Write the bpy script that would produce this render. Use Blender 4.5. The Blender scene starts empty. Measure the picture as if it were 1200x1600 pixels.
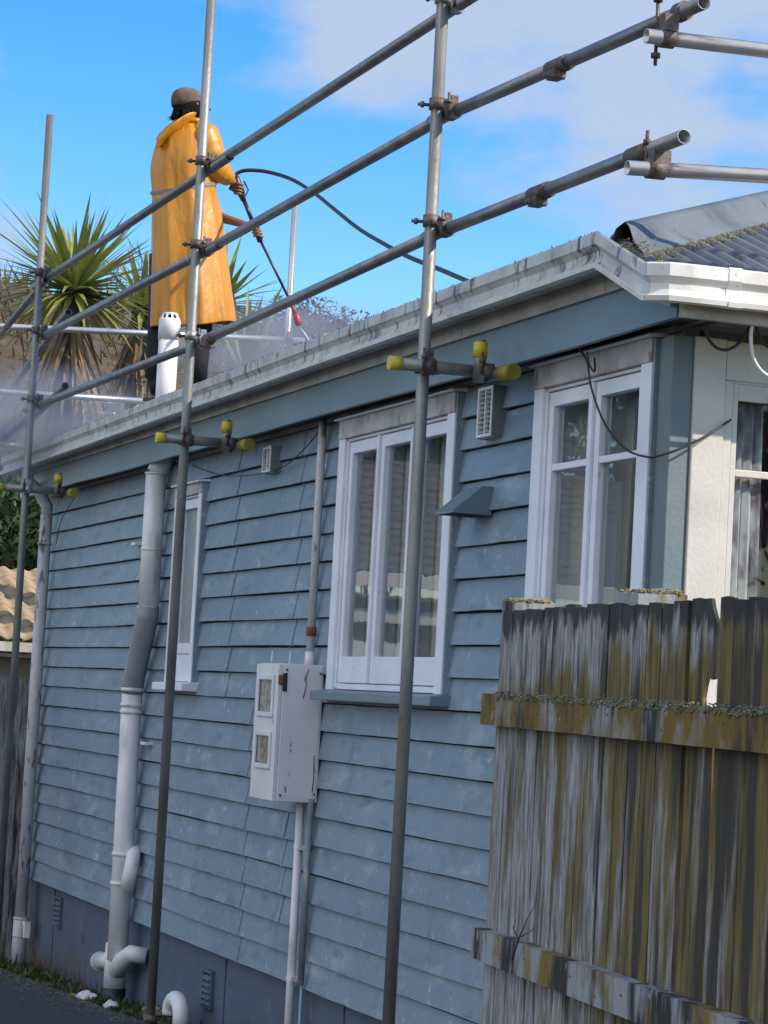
import bpy, bmesh, math, random
from mathutils import Vector, Matrix, noise
random.seed(7)
R = math.radians
S = bpy.context.scene
COL = S.collection

# ---------------------------------------------------------------- camera
FPX = 4000.0
CAM = Vector((0, -3.815, 1.95))
YAW, PITCH, ROLL = R(19.5), R(4.2), R(3.1)
fh = Vector((-math.cos(YAW), math.sin(YAW), 0)); rt = Vector((math.sin(YAW), math.cos(YAW), 0))
FW = (fh*math.cos(PITCH) + Vector((0, 0, 1))*math.sin(PITCH)).normalized()
UP0 = rt.cross(FW).normalized()
RT = rt*math.cos(ROLL) + UP0*math.sin(ROLL)
UPV = UP0*math.cos(ROLL) - rt*math.sin(ROLL)
cd = bpy.data.cameras.new('camera'); co = bpy.data.objects.new('camera', cd); COL.objects.link(co)
m3 = Matrix((RT, UPV, -FW)).transposed()
co.matrix_world = Matrix.Translation(CAM) @ m3.to_4x4()
cd.sensor_fit = 'VERTICAL'; cd.sensor_height = 36; cd.lens = FPX*36/1600
cd.clip_start = 0.05; cd.clip_end = 3000
S.camera = co

def ray(px, py): return FW + RT*((px-600)/FPX) - UPV*((py-800)/FPX)
def oy(px, py, y):
    r = ray(px, py); return CAM + r*((y-CAM.y)/r.y)
def ox(px, py, x):
    r = ray(px, py); return CAM + r*((x-CAM.x)/r.x)
def oz(px, py, z):
    r = ray(px, py); return CAM + r*((z-CAM.z)/r.z)
def od(px, py, d): return CAM + ray(px, py)*d

# ---------------------------------------------------------------- sky, clouds, sun
SUN_EL, SUN_ROT = R(37), R(42)
w = bpy.data.worlds.new("World"); S.world = w; w.use_nodes = True
nt = w.node_tree; N = nt.nodes; L = nt.links
bg = N['Background']; bg.inputs[1].default_value = 0.15
sk = N.new('ShaderNodeTexSky'); sk.sky_type = 'NISHITA'; sk.sun_disc = False
sk.sun_elevation = SUN_EL; sk.sun_rotation = SUN_ROT; sk.ozone_density = 2.0; sk.dust_density = 0.4; sk.air_density = 1.0
hs = N.new('ShaderNodeHueSaturation'); hs.inputs['Saturation'].default_value = 1.5; hs.inputs['Hue'].default_value = 0.506
L.new(sk.outputs[0], hs.inputs['Color'])
tc = N.new('ShaderNodeTexCoord')
nz = N.new('ShaderNodeTexNoise'); nz.inputs['Scale'].default_value = 14; nz.inputs['Detail'].default_value = 7; nz.inputs['Roughness'].default_value = 0.55
mp = N.new('ShaderNodeMapping'); mp.inputs['Scale'].default_value = (1, 1, 2.2); L.new(tc.outputs['Generated'], mp.inputs['Vector']); L.new(mp.outputs[0], nz.inputs['Vector'])
acc = None
for (px, py, r0, wt) in ((640, -30, .075, 1.0), (1010, 100, .068, 1.0), (850, 40, .07, .9), (1270, 230, .055, .6), (-60, 330, .045, .6), (520, -220, .09, .8), (1500, -300, .25, 1.0), (-900, -700, .3, .9)):
    d = ray(px, py).normalized()
    vm = N.new('ShaderNodeVectorMath'); vm.operation = 'DISTANCE'; vm.inputs[1].default_value = d; L.new(tc.outputs['Generated'], vm.inputs[0])
    mr = N.new('ShaderNodeMapRange'); mr.interpolation_type = 'SMOOTHSTEP'
    mr.inputs['From Min'].default_value = r0*1.25; mr.inputs['From Max'].default_value = r0*.2; mr.inputs['To Max'].default_value = wt
    L.new(vm.outputs['Value'], mr.inputs['Value'])
    if acc is None: acc = mr.outputs[0]
    else:
        mx = N.new('ShaderNodeMath'); mx.operation = 'MAXIMUM'; L.new(acc, mx.inputs[0]); L.new(mr.outputs[0], mx.inputs[1]); acc = mx.outputs[0]
ad = N.new('ShaderNodeMath'); ad.operation = 'MULTIPLY_ADD'; ad.inputs[1].default_value = 2.4; L.new(nz.outputs['Fac'], ad.inputs[0]); ad.inputs[2].default_value = -1.25
ad2 = N.new('ShaderNodeMath'); ad2.operation = 'ADD'; L.new(ad.outputs[0], ad2.inputs[0]); 
ml = N.new('ShaderNodeMath'); ml.operation = 'MULTIPLY'; ml.inputs[1].default_value = 1.25; L.new(acc, ml.inputs[0]); L.new(ml.outputs[0], ad2.inputs[1])
mr = N.new('ShaderNodeMapRange'); mr.interpolation_type = 'SMOOTHSTEP'; mr.inputs['From Min'].default_value = .2; mr.inputs['From Max'].default_value = 1.15; mr.inputs['To Max'].default_value = .92
L.new(ad2.outputs[0], mr.inputs['Value'])
cl = N.new('ShaderNodeMixRGB'); L.new(mr.outputs[0], cl.inputs[0]); L.new(hs.outputs[0], cl.inputs[1]); cl.inputs[2].default_value = (2.3, 2.75, 3.6, 1)
# added bright cloud bank, unseen behind the camera, lifts and whitens the shade light
vm = N.new('ShaderNodeVectorMath'); vm.operation = 'DISTANCE'; vm.inputs[1].default_value = Vector((.25, -.85, .5)).normalized(); L.new(tc.outputs['Generated'], vm.inputs[0])
n5 = N.new('ShaderNodeTexNoise'); n5.inputs['Scale'].default_value = 3; n5.inputs['Detail'].default_value = 6; L.new(mp.outputs[0], n5.inputs['Vector'])
a5 = N.new('ShaderNodeMath'); a5.operation = 'MULTIPLY_ADD'; a5.inputs[1].default_value = .9; L.new(n5.outputs['Fac'], a5.inputs[0]); L.new(vm.outputs['Value'], a5.inputs[2])
m5 = N.new('ShaderNodeMapRange'); m5.interpolation_type = 'SMOOTHSTEP'; m5.inputs['From Min'].default_value = 1.45; m5.inputs['From Max'].default_value = 1.0; L.new(a5.outputs[0], m5.inputs['Value'])
c5 = N.new('ShaderNodeMixRGB'); L.new(m5.outputs[0], c5.inputs[0]); L.new(cl.outputs[0], c5.inputs[1]); c5.inputs[2].default_value = (5.2, 5.4, 6.0, 1)
L.new(c5.outputs[0], bg.inputs[0])

sd = bpy.data.lights.new('sun', 'SUN'); sd.energy = 3.6; sd.angle = R(.6); sd.color = (1, .90, .76)
so = bpy.data.objects.new('sun', sd); COL.objects.link(so)
SDIR = Vector((math.sin(SUN_ROT)*math.cos(SUN_EL), math.cos(SUN_ROT)*math.cos(SUN_EL), math.sin(SUN_EL)))
so.rotation_euler = SDIR.to_track_quat('Z', 'Y').to_euler()
S.view_settings.view_transform = 'Standard'; S.view_settings.look = 'None'
S.view_settings.exposure = 0.6; S.view_settings.gamma = 1
S.cycles.volume_max_steps = 64
S.cycles.max_bounces = 8; S.cycles.transparent_max_bounces = 24

# ---------------------------------------------------------------- materials
def mat(name, base, base2=None, rough=.6, metal=0, scale=6, stretch=(1, 1, 1), lo=.4, hi=.65, spots=None, bump=0, bscale=60, spec=.5, coat=0, rnd=0, detail=6, bdist=.01):
    m = bpy.data.materials.new(name); m.use_nodes = True
    nt = m.node_tree; N = nt.nodes; L = nt.links; p = N['Principled BSDF']
    p.inputs['Roughness'].default_value = rough; p.inputs['Metallic'].default_value = metal
    p.inputs['Specular IOR Level'].default_value = spec; p.inputs['Coat Weight'].default_value = coat
    g = N.new('ShaderNodeNewGeometry')
    def ramp(sc, st, lo, hi, det=6, off=0):
        mp = N.new('ShaderNodeMapping'); mp.inputs['Scale'].default_value = st; mp.inputs['Location'].default_value = (off, off*.7, off*1.3)
        L.new(g.outputs['Position'], mp.inputs['Vector'])
        n = N.new('ShaderNodeTexNoise'); n.inputs['Scale'].default_value = sc; n.inputs['Detail'].default_value = det; n.inputs['Roughness'].default_value = .6
        L.new(mp.outputs[0], n.inputs['Vector'])
        r = N.new('ShaderNodeMapRange'); r.inputs['From Min'].default_value = lo; r.inputs['From Max'].default_value = hi
        L.new(n.outputs['Fac'], r.inputs['Value']); return r.outputs[0]
    def mix(fac, a, b):
        x = N.new('ShaderNodeMixRGB'); L.new(fac, x.inputs[0])
        if isinstance(a, tuple): x.inputs[1].default_value = (*a, 1)
        else: L.new(a, x.inputs[1])
        x.inputs[2].default_value = (*b, 1); return x.outputs[0]
    c = mix(ramp(scale, stretch, lo, hi, detail), base, base2 or tuple(v*.75 for v in base))
    k = 0
    for sp in (spots or []):
        k += 1
        c = mix(ramp(sp[1], sp[2], sp[3], sp[4], 5, 3.7*k), c, sp[0])
    if rnd:
        oi = N.new('ShaderNodeObjectInfo'); mr = N.new('ShaderNodeMapRange'); mr.inputs['To Min'].default_value = 1-rnd; mr.inputs['To Max'].default_value = 1+rnd
        L.new(oi.outputs['Random'], mr.inputs['Value'])
        h = N.new('ShaderNodeHueSaturation'); L.new(mr.outputs[0], h.inputs['Value']); L.new(c, h.inputs['Color']); c = h.outputs[0]
    L.new(c, p.inputs['Base Color'])
    if bump:
        mp = N.new('ShaderNodeMapping'); mp.inputs['Scale'].default_value = stretch; L.new(g.outputs['Position'], mp.inputs['Vector'])
        n = N.new('ShaderNodeTexNoise'); n.inputs['Scale'].default_value = bscale; n.inputs['Detail'].default_value = 5; L.new(mp.outputs[0], n.inputs['Vector'])
        b = N.new('ShaderNodeBump'); b.inputs['Strength'].default_value = bump; b.inputs['Distance'].default_value = bdist
        L.new(n.outputs['Fac'], b.inputs['Height']); L.new(b.outputs[0], p.inputs['Normal'])
    return m

V = (1, 1, 1)
M = {}
M['board'] = mat('blue_weatherboard_paint', (.205, .275, .335), (.165, .23, .285), .5, scale=1.6, spots=[((.33, .39, .42), 3.2, (1, 1, 2.2), .56, .78), ((.40, .45, .47), 11, (1, 1, 1.6), .62, .76), ((.13,.185,.225), 4, (1,1,3), .55, .7), ((.11, .145, .17), 9, (1, 1, .14), .60, .80), ((.60, .64, .66), 34, (1, 1, .4), .67, .72), ((.50, .54, .56), 90, (1, 1, 1), .68, .74), ((.05, .07, .09), 22, (1, 1, 1), .70, .80)], bump=.25, bscale=45)
M['fasciablue'] = mat('blue_fascia_paint', (.155, .225, .27), (.13, .195, .235), .4, scale=2, spots=[((.2, .27, .32), 12, (1, 1, .3), .66, .8)], bump=.1)
M['found'] = mat('dark_foundation_render', (.085, .12, .17), (.065, .095, .135), .75, scale=3, spots=[((.2, .23, .26), 7, (1, 1, .6), .64, .8), ((.03, .035, .03), 5, V, .6, .8)], bump=.5, bscale=50)
M['white'] = mat('weathered_white_paint', (.74, .77, .83), (.64, .67, .74), .45, scale=4, spots=[((.25, .22, .2), 26, (1, 1, .5), .69, .78), ((.75, .76, .78), 9, V, .6, .8)], bump=.15, bscale=60)
M['cream'] = mat('stained_cream_paint', (.50, .48, .43), (.33, .31, .27), .6, scale=4, stretch=(1, 1, .5), spots=[((.14, .12, .10), 14, (1, 1, .35), .60, .78)], bump=.2)
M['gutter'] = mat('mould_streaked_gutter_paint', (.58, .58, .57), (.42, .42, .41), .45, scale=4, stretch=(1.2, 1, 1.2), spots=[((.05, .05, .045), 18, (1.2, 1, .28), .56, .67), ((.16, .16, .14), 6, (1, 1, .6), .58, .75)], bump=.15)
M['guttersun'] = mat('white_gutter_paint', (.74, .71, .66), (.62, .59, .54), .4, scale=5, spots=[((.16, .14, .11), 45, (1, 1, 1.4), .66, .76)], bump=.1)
M['galv'] = mat('weathered_galvanised_steel', (.28, .275, .25), (.19, .185, .165), .5, .55, scale=9, stretch=(1, 1, .3), spots=[((.13, .10, .075), 18, (1, 1, .5), .64, .78), ((.34, .33, .28), 60, V, .62, .74)], bump=.2, bscale=120, rnd=.12)
M['galvlight'] = mat('grey_galvanised_ledger_steel', (.26, .27, .28), (.18, .185, .19), .42, .65, scale=9, spots=[((.16, .12, .09), 16, V, .66, .8)], bump=.2, bscale=120, rnd=.12)
M['silver'] = mat('bright_galvanised_tube', (.62, .60, .57), (.50, .48, .45), .38, .75, scale=7, spots=[((.3, .26, .2), 22, V, .68, .8)], bump=.1)
M['coupler'] = mat('rusty_coupler_steel', (.16, .145, .13), (.10, .06, .045), .6, .5, scale=30, spots=[((.28, .09, .04), 40, V, .58, .7)], bump=.4, rnd=.2)
M['couplernew'] = mat('zinc_coupler_steel', (.42, .43, .42), (.28, .28, .26), .4, .7, scale=30, bump=.2)
M['yellow'] = mat('yellow_plastic_cap', (.62, .50, .03), (.40, .32, .02), .45, scale=12, spots=[((.12, .11, .05), 30, V, .64, .76)])
M['olive'] = mat('dirty_yellow_plastic_cap', (.30, .27, .03), (.18, .16, .025), .6, scale=14)
M['pvc'] = mat('aged_white_pvc', (.74, .74, .75), (.64, .64, .65), .4, scale=5, spots=[((.16, .14, .11), 30, (1, 1, .5), .67, .78), ((.3, .29, .27), 6, (1, 1, .3), .56, .76)], bump=.05)
M['pvcgrey'] = mat('grey_pvc', (.24, .27, .30), (.2, .22, .25), .4, scale=8)
M['pvcwhite'] = mat('clean_white_pvc', (.78, .76, .74), (.7, .68, .66), .4, scale=8, spots=[((.5, .46, .4), 20, V, .68, .8)])
M['flake'] = mat('flaking_white_pipe_paint', (.50, .51, .52), (.44, .45, .45), .5, scale=8, spots=[((.15, .13, .11), 18, (1, 1, .35), .58, .64), ((.2, .18, .15), 50, V, .64, .7)], bump=.3)
M['rust'] = mat('rust', (.25, .07, .035), (.13, .05, .03), .8, scale=30, bump=.3)
M['boxwhite'] = mat('scuffed_white_box_paint', (.70, .70, .72), (.62, .62, .64), .4, scale=4, spots=[((.15, .12, .1), 30, (1, 1, .3), .66, .70), ((.40, .38, .35), 6, (1, 1, .25), .60, .74)], bump=.05)
M['black'] = mat('black_rubber', (.012, .012, .014), (.02, .02, .022), .5)
M['blackpl'] = mat('black_plastic', (.02, .02, .023), (.03, .03, .03), .35)
M['red'] = mat('red_nozzle_plastic', (.45, .03, .03), (.3, .02, .02), .4)
M['dark'] = mat('dark_void', (.012, .013, .015), (.01, .01, .01), .9)
M['coat'] = mat('wet_orange_raincoat', (.60, .25, .009), (.50, .195, .007), .42, scale=5, stretch=(1, 1, .4), spots=[((.42, .17, .008), 9, (1, 1, .35), .58, .8)], bump=.5, bscale=17, coat=.12, bdist=.02)
M['band'] = mat('grey_reflective_band', (.22, .22, .23), (.16, .16, .16), .5)
M['cap'] = mat('faded_brown_cap_cloth', (.165, .115, .09), (.10, .072, .058), .9, scale=20, bump=.3, bscale=200)
M['hair'] = mat('black_hair', (.006, .005, .005), (.012, .010, .009), .85, spec=.15, scale=40, bump=.5, bscale=150)
M['skin'] = mat('brown_skin', (.27, .13, .08), (.22, .105, .065), .5, scale=20, spec=.4)
M['trouser'] = mat('black_trousers', (.012, .012, .016), (.02, .02, .025), .8, scale=10, bump=.2)
M['boot'] = mat('black_boot', (.015, .013, .015), (.03, .025, .025), .35, scale=20)
M['roof'] = mat('worn_grey_corrugated_paint', (.15, .165, .17), (.095, .105, .11), .55, .05, scale=3, spots=[((.06, .05, .04), 8, V, .60, .76), ((.34, .34, .33), 14, V, .66, .8)], bump=.2)
M['lichen'] = mat('lichen', (.30, .28, .13), (.16, .13, .06), .95, scale=25, bump=.6)
M['lichengrey'] = mat('grey_green_lichen', (.25, .26, .18), (.11, .12, .06), .95, scale=30, bump=.6)
M['tile'] = mat('tan_roof_tile', (.36, .27, .17), (.27, .2, .13), .8, scale=6, spots=[((.1, .08, .06), 9, V, .62, .78)], rnd=.05)
M['tiledark'] = mat('brown_roof_tile', (.17, .12, .085), (.12, .085, .06), .8, scale=6)
M['greytile'] = mat('grey_brown_roof_tile', (.13, .115, .105), (.09, .08, .075), .85, scale=6)
M['render'] = mat('beige_house_wall', (.36, .33, .30), (.31, .28, .25), .8, scale=2)
M['bark'] = mat('grey_brown_bark', (.13, .10, .075), (.08, .06, .045), .9, scale=10, bump=.5)
M['asphalt'] = mat('asphalt', (.030, .034, .042), (.06, .065, .075), .8, scale=45, spots=[((.10, .10, .11), 150, V, .62, .70), ((.05, .05, .045), 3, V, .5, .7)], bump=1.0, bscale=120)
M['soil'] = mat('damp_soil', (.05, .042, .03), (.08, .07, .045), .95, scale=9, bump=.8, bscale=40)
M['bank'] = mat('brown_scrub_bank', (.10, .072, .045), (.05, .05, .028), .95, scale=.7, spots=[((.15, .11, .075), 3, V, .5, .75)], bump=.8, bscale=5)
M['wireblack'] = M['black']
M['wirewhite'] = mat('white_cable', (.7, .68, .64), (.6, .58, .55), .5)
M['copper'] = mat('painted_blue_conduit', (.16, .21, .235), (.30, .30, .28), .5, scale=10, lo=.5, hi=.62)

def leafmat(name, a, b, c, trans=.25, rough=.55, spec=.4):
    m = mat(name, a, b, rough, scale=1.5, lo=.35, hi=.65, spots=[(c, 7, V, .5, .7)], spec=spec)
    nt = m.node_tree; p = nt.nodes['Principled BSDF']; out = nt.nodes['Material Output']
    t = nt.nodes.new('ShaderNodeBsdfTranslucent'); mx = nt.nodes.new('ShaderNodeMixShader'); mx.inputs[0].default_value = trans
    src = p.inputs['Base Color'].links[0].from_socket
    nt.links.new(src, t.inputs[0]); nt.links.new(p.outputs[0], mx.inputs[1]); nt.links.new(t.outputs[0], mx.inputs[2]); nt.links.new(mx.outputs[0], out.inputs[0])
    return m
M['leaf'] = leafmat('dark_green_leaf', (.055, .085, .025), (.035, .06, .02), (.09, .12, .04))
M['yucca'] = leafmat('yucca_leaf_green', (.28, .31, .07), (.18, .22, .06), (.42, .40, .15), .2, .4)
M['straw'] = leafmat('dead_straw_leaf', (.26, .17, .09), (.17, .11, .06), (.33, .24, .14))
M['weed'] = leafmat('weed_green', (.07, .11, .025), (.05, .08, .02), (.13, .11, .04))
M['farleaf'] = leafmat('dull_far_leaf', (.085, .06, .05), (.06, .05, .045), (.13, .09, .08), .1)
M['mulch'] = mat('dry_leaf_litter', (.16, .10, .06), (.10, .06, .035), .9, scale=12)

# weathered fence palings: silver grey, dark grain, olive moss
def fencemat(name, moss, dark=.5):
    m = bpy.data.materials.new(name); m.use_nodes = True
    nt = m.node_tree; N = nt.nodes; L = nt.links; p = N['Principled BSDF']; p.inputs['Roughness'].default_value = .85
    g = N.new('ShaderNodeNewGeometry'); oi = N.new('ShaderNodeObjectInfo')
    sc = N.new('ShaderNodeVectorMath'); sc.operation = 'SCALE'; sc.inputs[0].default_value = (3, 1, 9); L.new(oi.outputs['Random'], sc.inputs['Scale'])
    av = N.new('ShaderNodeVectorMath'); av.operation = 'ADD'; L.new(g.outputs['Position'], av.inputs[0]); L.new(sc.outputs[0], av.inputs[1])
    def nz(scale, st, lo, hi, det=6):
        mp = N.new('ShaderNodeMapping'); mp.inputs['Scale'].default_value = st; L.new(av.outputs[0], mp.inputs['Vector'])
        n = N.new('ShaderNodeTexNoise'); n.inputs['Scale'].default_value = scale; n.inputs['Detail'].default_value = det; n.inputs['Roughness'].default_value = .65; L.new(mp.outputs[0], n.inputs['Vector'])
        r = N.new('ShaderNodeMapRange'); r.inputs['From Min'].default_value = lo; r.inputs['From Max'].default_value = hi; L.new(n.outputs['Fac'], r.inputs['Value']); return r.outputs[0], n.outputs['Fac']
    def mix(f, a, b):
        x = N.new('ShaderNodeMixRGB'); L.new(f, x.inputs[0])
        for i, v in ((1, a), (2, b)):
            if isinstance(v, tuple): x.inputs[i].default_value = (*v, 1)
            else: L.new(v, x.inputs[i])
        return x.outputs[0]
    grain, gf = nz(46, (1, 1, .075), .32, .70)
    c = mix(grain, (.35, .345, .345), (.115, .10, .09))
    fine, _ = nz(120, (1, 1, .07), .50, .66); c = mix(fine, c, (.45, .45, .45))
    hair_, _ = nz(260, (1, 1, .03), .56, .64); c = mix(hair_, c, (.05, .042, .038))
    dk, _ = nz(14, (1, 1, .12), .52, .66); c = mix(dk, c, (.035, .03, .028))
    # moss: more towards the near end of the fence and just above and below the middle rail
    sx = N.new('ShaderNodeSeparateXYZ'); L.new(g.outputs['Position'], sx.inputs[0])
    def mrg(src, a0, a1, b0, b1):
        q = N.new('ShaderNodeMapRange'); q.inputs['From Min'].default_value = a0; q.inputs['From Max'].default_value = a1; q.inputs['To Min'].default_value = b0; q.inputs['To Max'].default_value = b1; L.new(src, q.inputs['Value']); return q.outputs[0]
    def madd(*ss):
        o = ss[0]
        for t in ss[1:]:
            q = N.new('ShaderNodeMath'); q.operation = 'ADD'; L.new(o, q.inputs[0]); L.new(t, q.inputs[1]); o = q.outputs[0]
        return o
    gx = mrg(sx.outputs[0], -7.3, -5.6, -.05, .20*moss)
    up = mrg(sx.outputs[2], 1.96, 2.16, .19*moss, -.12)          # fades upwards from the rail top
    top = N.new('ShaderNodeMath'); top.operation = 'MINIMUM'; dn = mrg(sx.outputs[2], 1.1, 1.96, -.03, .03); L.new(up, top.inputs[0])
    st = N.new('ShaderNodeMath'); st.operation = 'GREATER_THAN'; st.inputs[1].default_value = 1.95; L.new(sx.outputs[2], st.inputs[0])
    zx = N.new('ShaderNodeMixRGB'); L.new(st.outputs[0], zx.inputs[0]); L.new(dn, zx.inputs[1]); L.new(up, zx.inputs[2])
    _, mf = nz(8, (1, 1, .16), 0, 1, 4)
    r = mrg(madd(mf, gx, zx.outputs[0]), .52, .66, 0, .92)
    c = mix(r, c, mix(grain, (.18, .125, .008), (.05, .034, .010)))
    dt, dtf = nz(16, (1, 1, .25), 0, 1, 4)
    c = mix(mrg(madd(dtf, mrg(sx.outputs[2], 2.13, 2.25, -.15, .26)), .50, .62, 0, .92), c, (.022, .02, .02))
    _, d2 = nz(9, (1, 1, .1), 0, 1, 3)
    c = mix(mrg(madd(d2, mrg(sx.outputs[0], -7.2, -5.6, -.04, .08)), .56, .64, 0, .82), c, (.02, .018, .017))
    L.new(c, p.inputs['Base Color'])
    b = N.new('ShaderNodeBump'); b.inputs['Strength'].default_value = .6; b.inputs['Distance'].default_value = .006; L.new(gf, b.inputs['Height']); L.new(b.outputs[0], p.inputs['Normal'])
    return m
M['paling'] = fencemat('weathered_mossy_paling', 1.0)
M['palinggrey'] = fencemat('weathered_grey_paling', -1.0)

def railmat(name, col2, lo, hi):
    return mat(name, (.27, .28, .29), col2, .85, scale=5, stretch=(1, 1, .5), lo=lo, hi=hi, spots=[((.025, .022, .02), 9, (1, 1, .2), .50, .60), ((.34, .36, .38), 30, (1, 1, .3), .62, .72)], bump=.5, bscale=50)
M['railmoss'] = railmat('olive_mossed_rail', (.15, .095, .008), .36, .52)
M['railgrey'] = railmat('grey_rail_with_orange_moss', (.19, .125, .03), .50, .60)

# window glass: fresnel reflection over clear
def glassmat(name, wob):
    m = bpy.data.materials.new(name); m.use_nodes = True
    nt = m.node_tree; N = nt.nodes; L = nt.links; N.remove(N['Principled BSDF'])
    t = N.new('ShaderNodeBsdfTransparent'); t.inputs[0].default_value = (.82, .85, .86, 1)
    g = N.new('ShaderNodeBsdfGlossy'); g.inputs['Roughness'].default_value = .015; g.inputs[0].default_value = (1, 1, 1, 1)
    f = N.new('ShaderNodeFresnel'); f.inputs[0].default_value = 1.5
    ge = N.new('ShaderNodeNewGeometry'); iv = N.new('ShaderNodeMath'); iv.operation = 'SUBTRACT'; iv.inputs[0].default_value = 1; L.new(ge.outputs['Backfacing'], iv.inputs[1]); fm = N.new('ShaderNodeMath'); fm.operation = 'MULTIPLY'; L.new(iv.outputs[0], fm.inputs[0]); L.new(f.outputs[0], fm.inputs[1])
    mx = N.new('ShaderNodeMixShader'); L.new(fm.outputs[0], mx.inputs[0]); L.new(t.outputs[0], mx.inputs[1]); L.new(g.outputs[0], mx.inputs[2])
    n = N.new('ShaderNodeTexNoise'); n.inputs['Scale'].default_value = 9; n.inputs['Detail'].default_value = 1
    ge = N.new('ShaderNodeNewGeometry'); L.new(ge.outputs['Position'], n.inputs['Vector'])
    b = N.new('ShaderNodeBump'); b.inputs['Strength'].default_value = wob; b.inputs['Distance'].default_value = .01; L.new(n.outputs['Fac'], b.inputs['Height']); L.new(b.outputs[0], g.inputs['Normal'])
    L.new(mx.outputs[0], N['Material Output'].inputs[0]); return m
M['glass'] = glassmat('old_wavy_window_glass', .025)
def clothmat(name, a, b, alpha, pattern=0):
    m = mat(name, a, b, .9, scale=pattern or 12, stretch=(1, 1, .6 if pattern else .15), lo=.40 if pattern else .4, hi=.60 if pattern else .65, detail=2 if pattern else 6)
    nt = m.node_tree; p = nt.nodes['Principled BSDF']; out = nt.nodes['Material Output']
    t = nt.nodes.new('ShaderNodeBsdfTranslucent'); t.inputs[0].default_value = (*a, 1); mx = nt.nodes.new('ShaderNodeMixShader'); mx.inputs[0].default_value = .15
    nt.links.new(p.outputs[0], mx.inputs[1]); nt.links.new(t.outputs[0], mx.inputs[2])
    tr = nt.nodes.new('ShaderNodeBsdfTransparent'); m2 = nt.nodes.new('ShaderNodeMixShader'); m2.inputs[0].default_value = alpha
    nt.links.new(tr.outputs[0], m2.inputs[1]); nt.links.new(mx.outputs[0], m2.inputs[2]); nt.links.new(m2.outputs[0], out.inputs[0]); return m
M['net'] = clothmat('sheer_net_curtain', (.86, .83, .78), (.70, .66, .61), .92)
M['net2'] = clothmat('patterned_net_curtain', (.85, .80, .77), (.36, .25, .26), 1.0, 12)
M['lipwhite'] = mat('light_catching_gutter_lip', (.72, .72, .71), (.60, .60, .59), .4, scale=12, spots=[((.2, .19, .17), 30, (1, 1, .6), .66, .74)])  # same paint as the gutter, lightened where the lip catches light
M['cornerblue'] = mat('dull_corner_board_paint', (.12, .165, .185), (.15, .19, .195), .6, scale=8, bump=.15)
M['stainshade'] = mat('shaded_mouldy_white_paint', (.50, .49, .48), (.33, .31, .29), .6, scale=6, spots=[((.08, .07, .06), 12, (1, 1, .5), .58, .72)], bump=.2)  # mould stains, with the shade under the eave put into the darker base
M['whitefront'] = mat('sunlit_cream_white_paint', (.56, .53, .47), (.48, .455, .41), .5, scale=4, spots=[((.30, .26, .20), 24, (1, 1, .4), .66, .76)], bump=.15)
M['soffit'] = mat('shade_darkened_soffit_paint', (.10, .10, .10), (.05, .05, .05), .8, scale=8)  # under-eave shade is put into this dark colour
M['head'] = None
M['purple'] = mat('dark_maroon_drape', (.06, .018, .025), (.03, .01, .02), .9, scale=10)
M['frost'] = mat('frosted_bathroom_glass', (.22, .27, .28), (.18, .23, .24), .25, scale=10, bump=.2)
M['meterglass'] = mat('clouded_meter_window', (.30, .31, .27), (.16, .16, .13), .12, scale=35, lo=.45, hi=.55)

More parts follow.
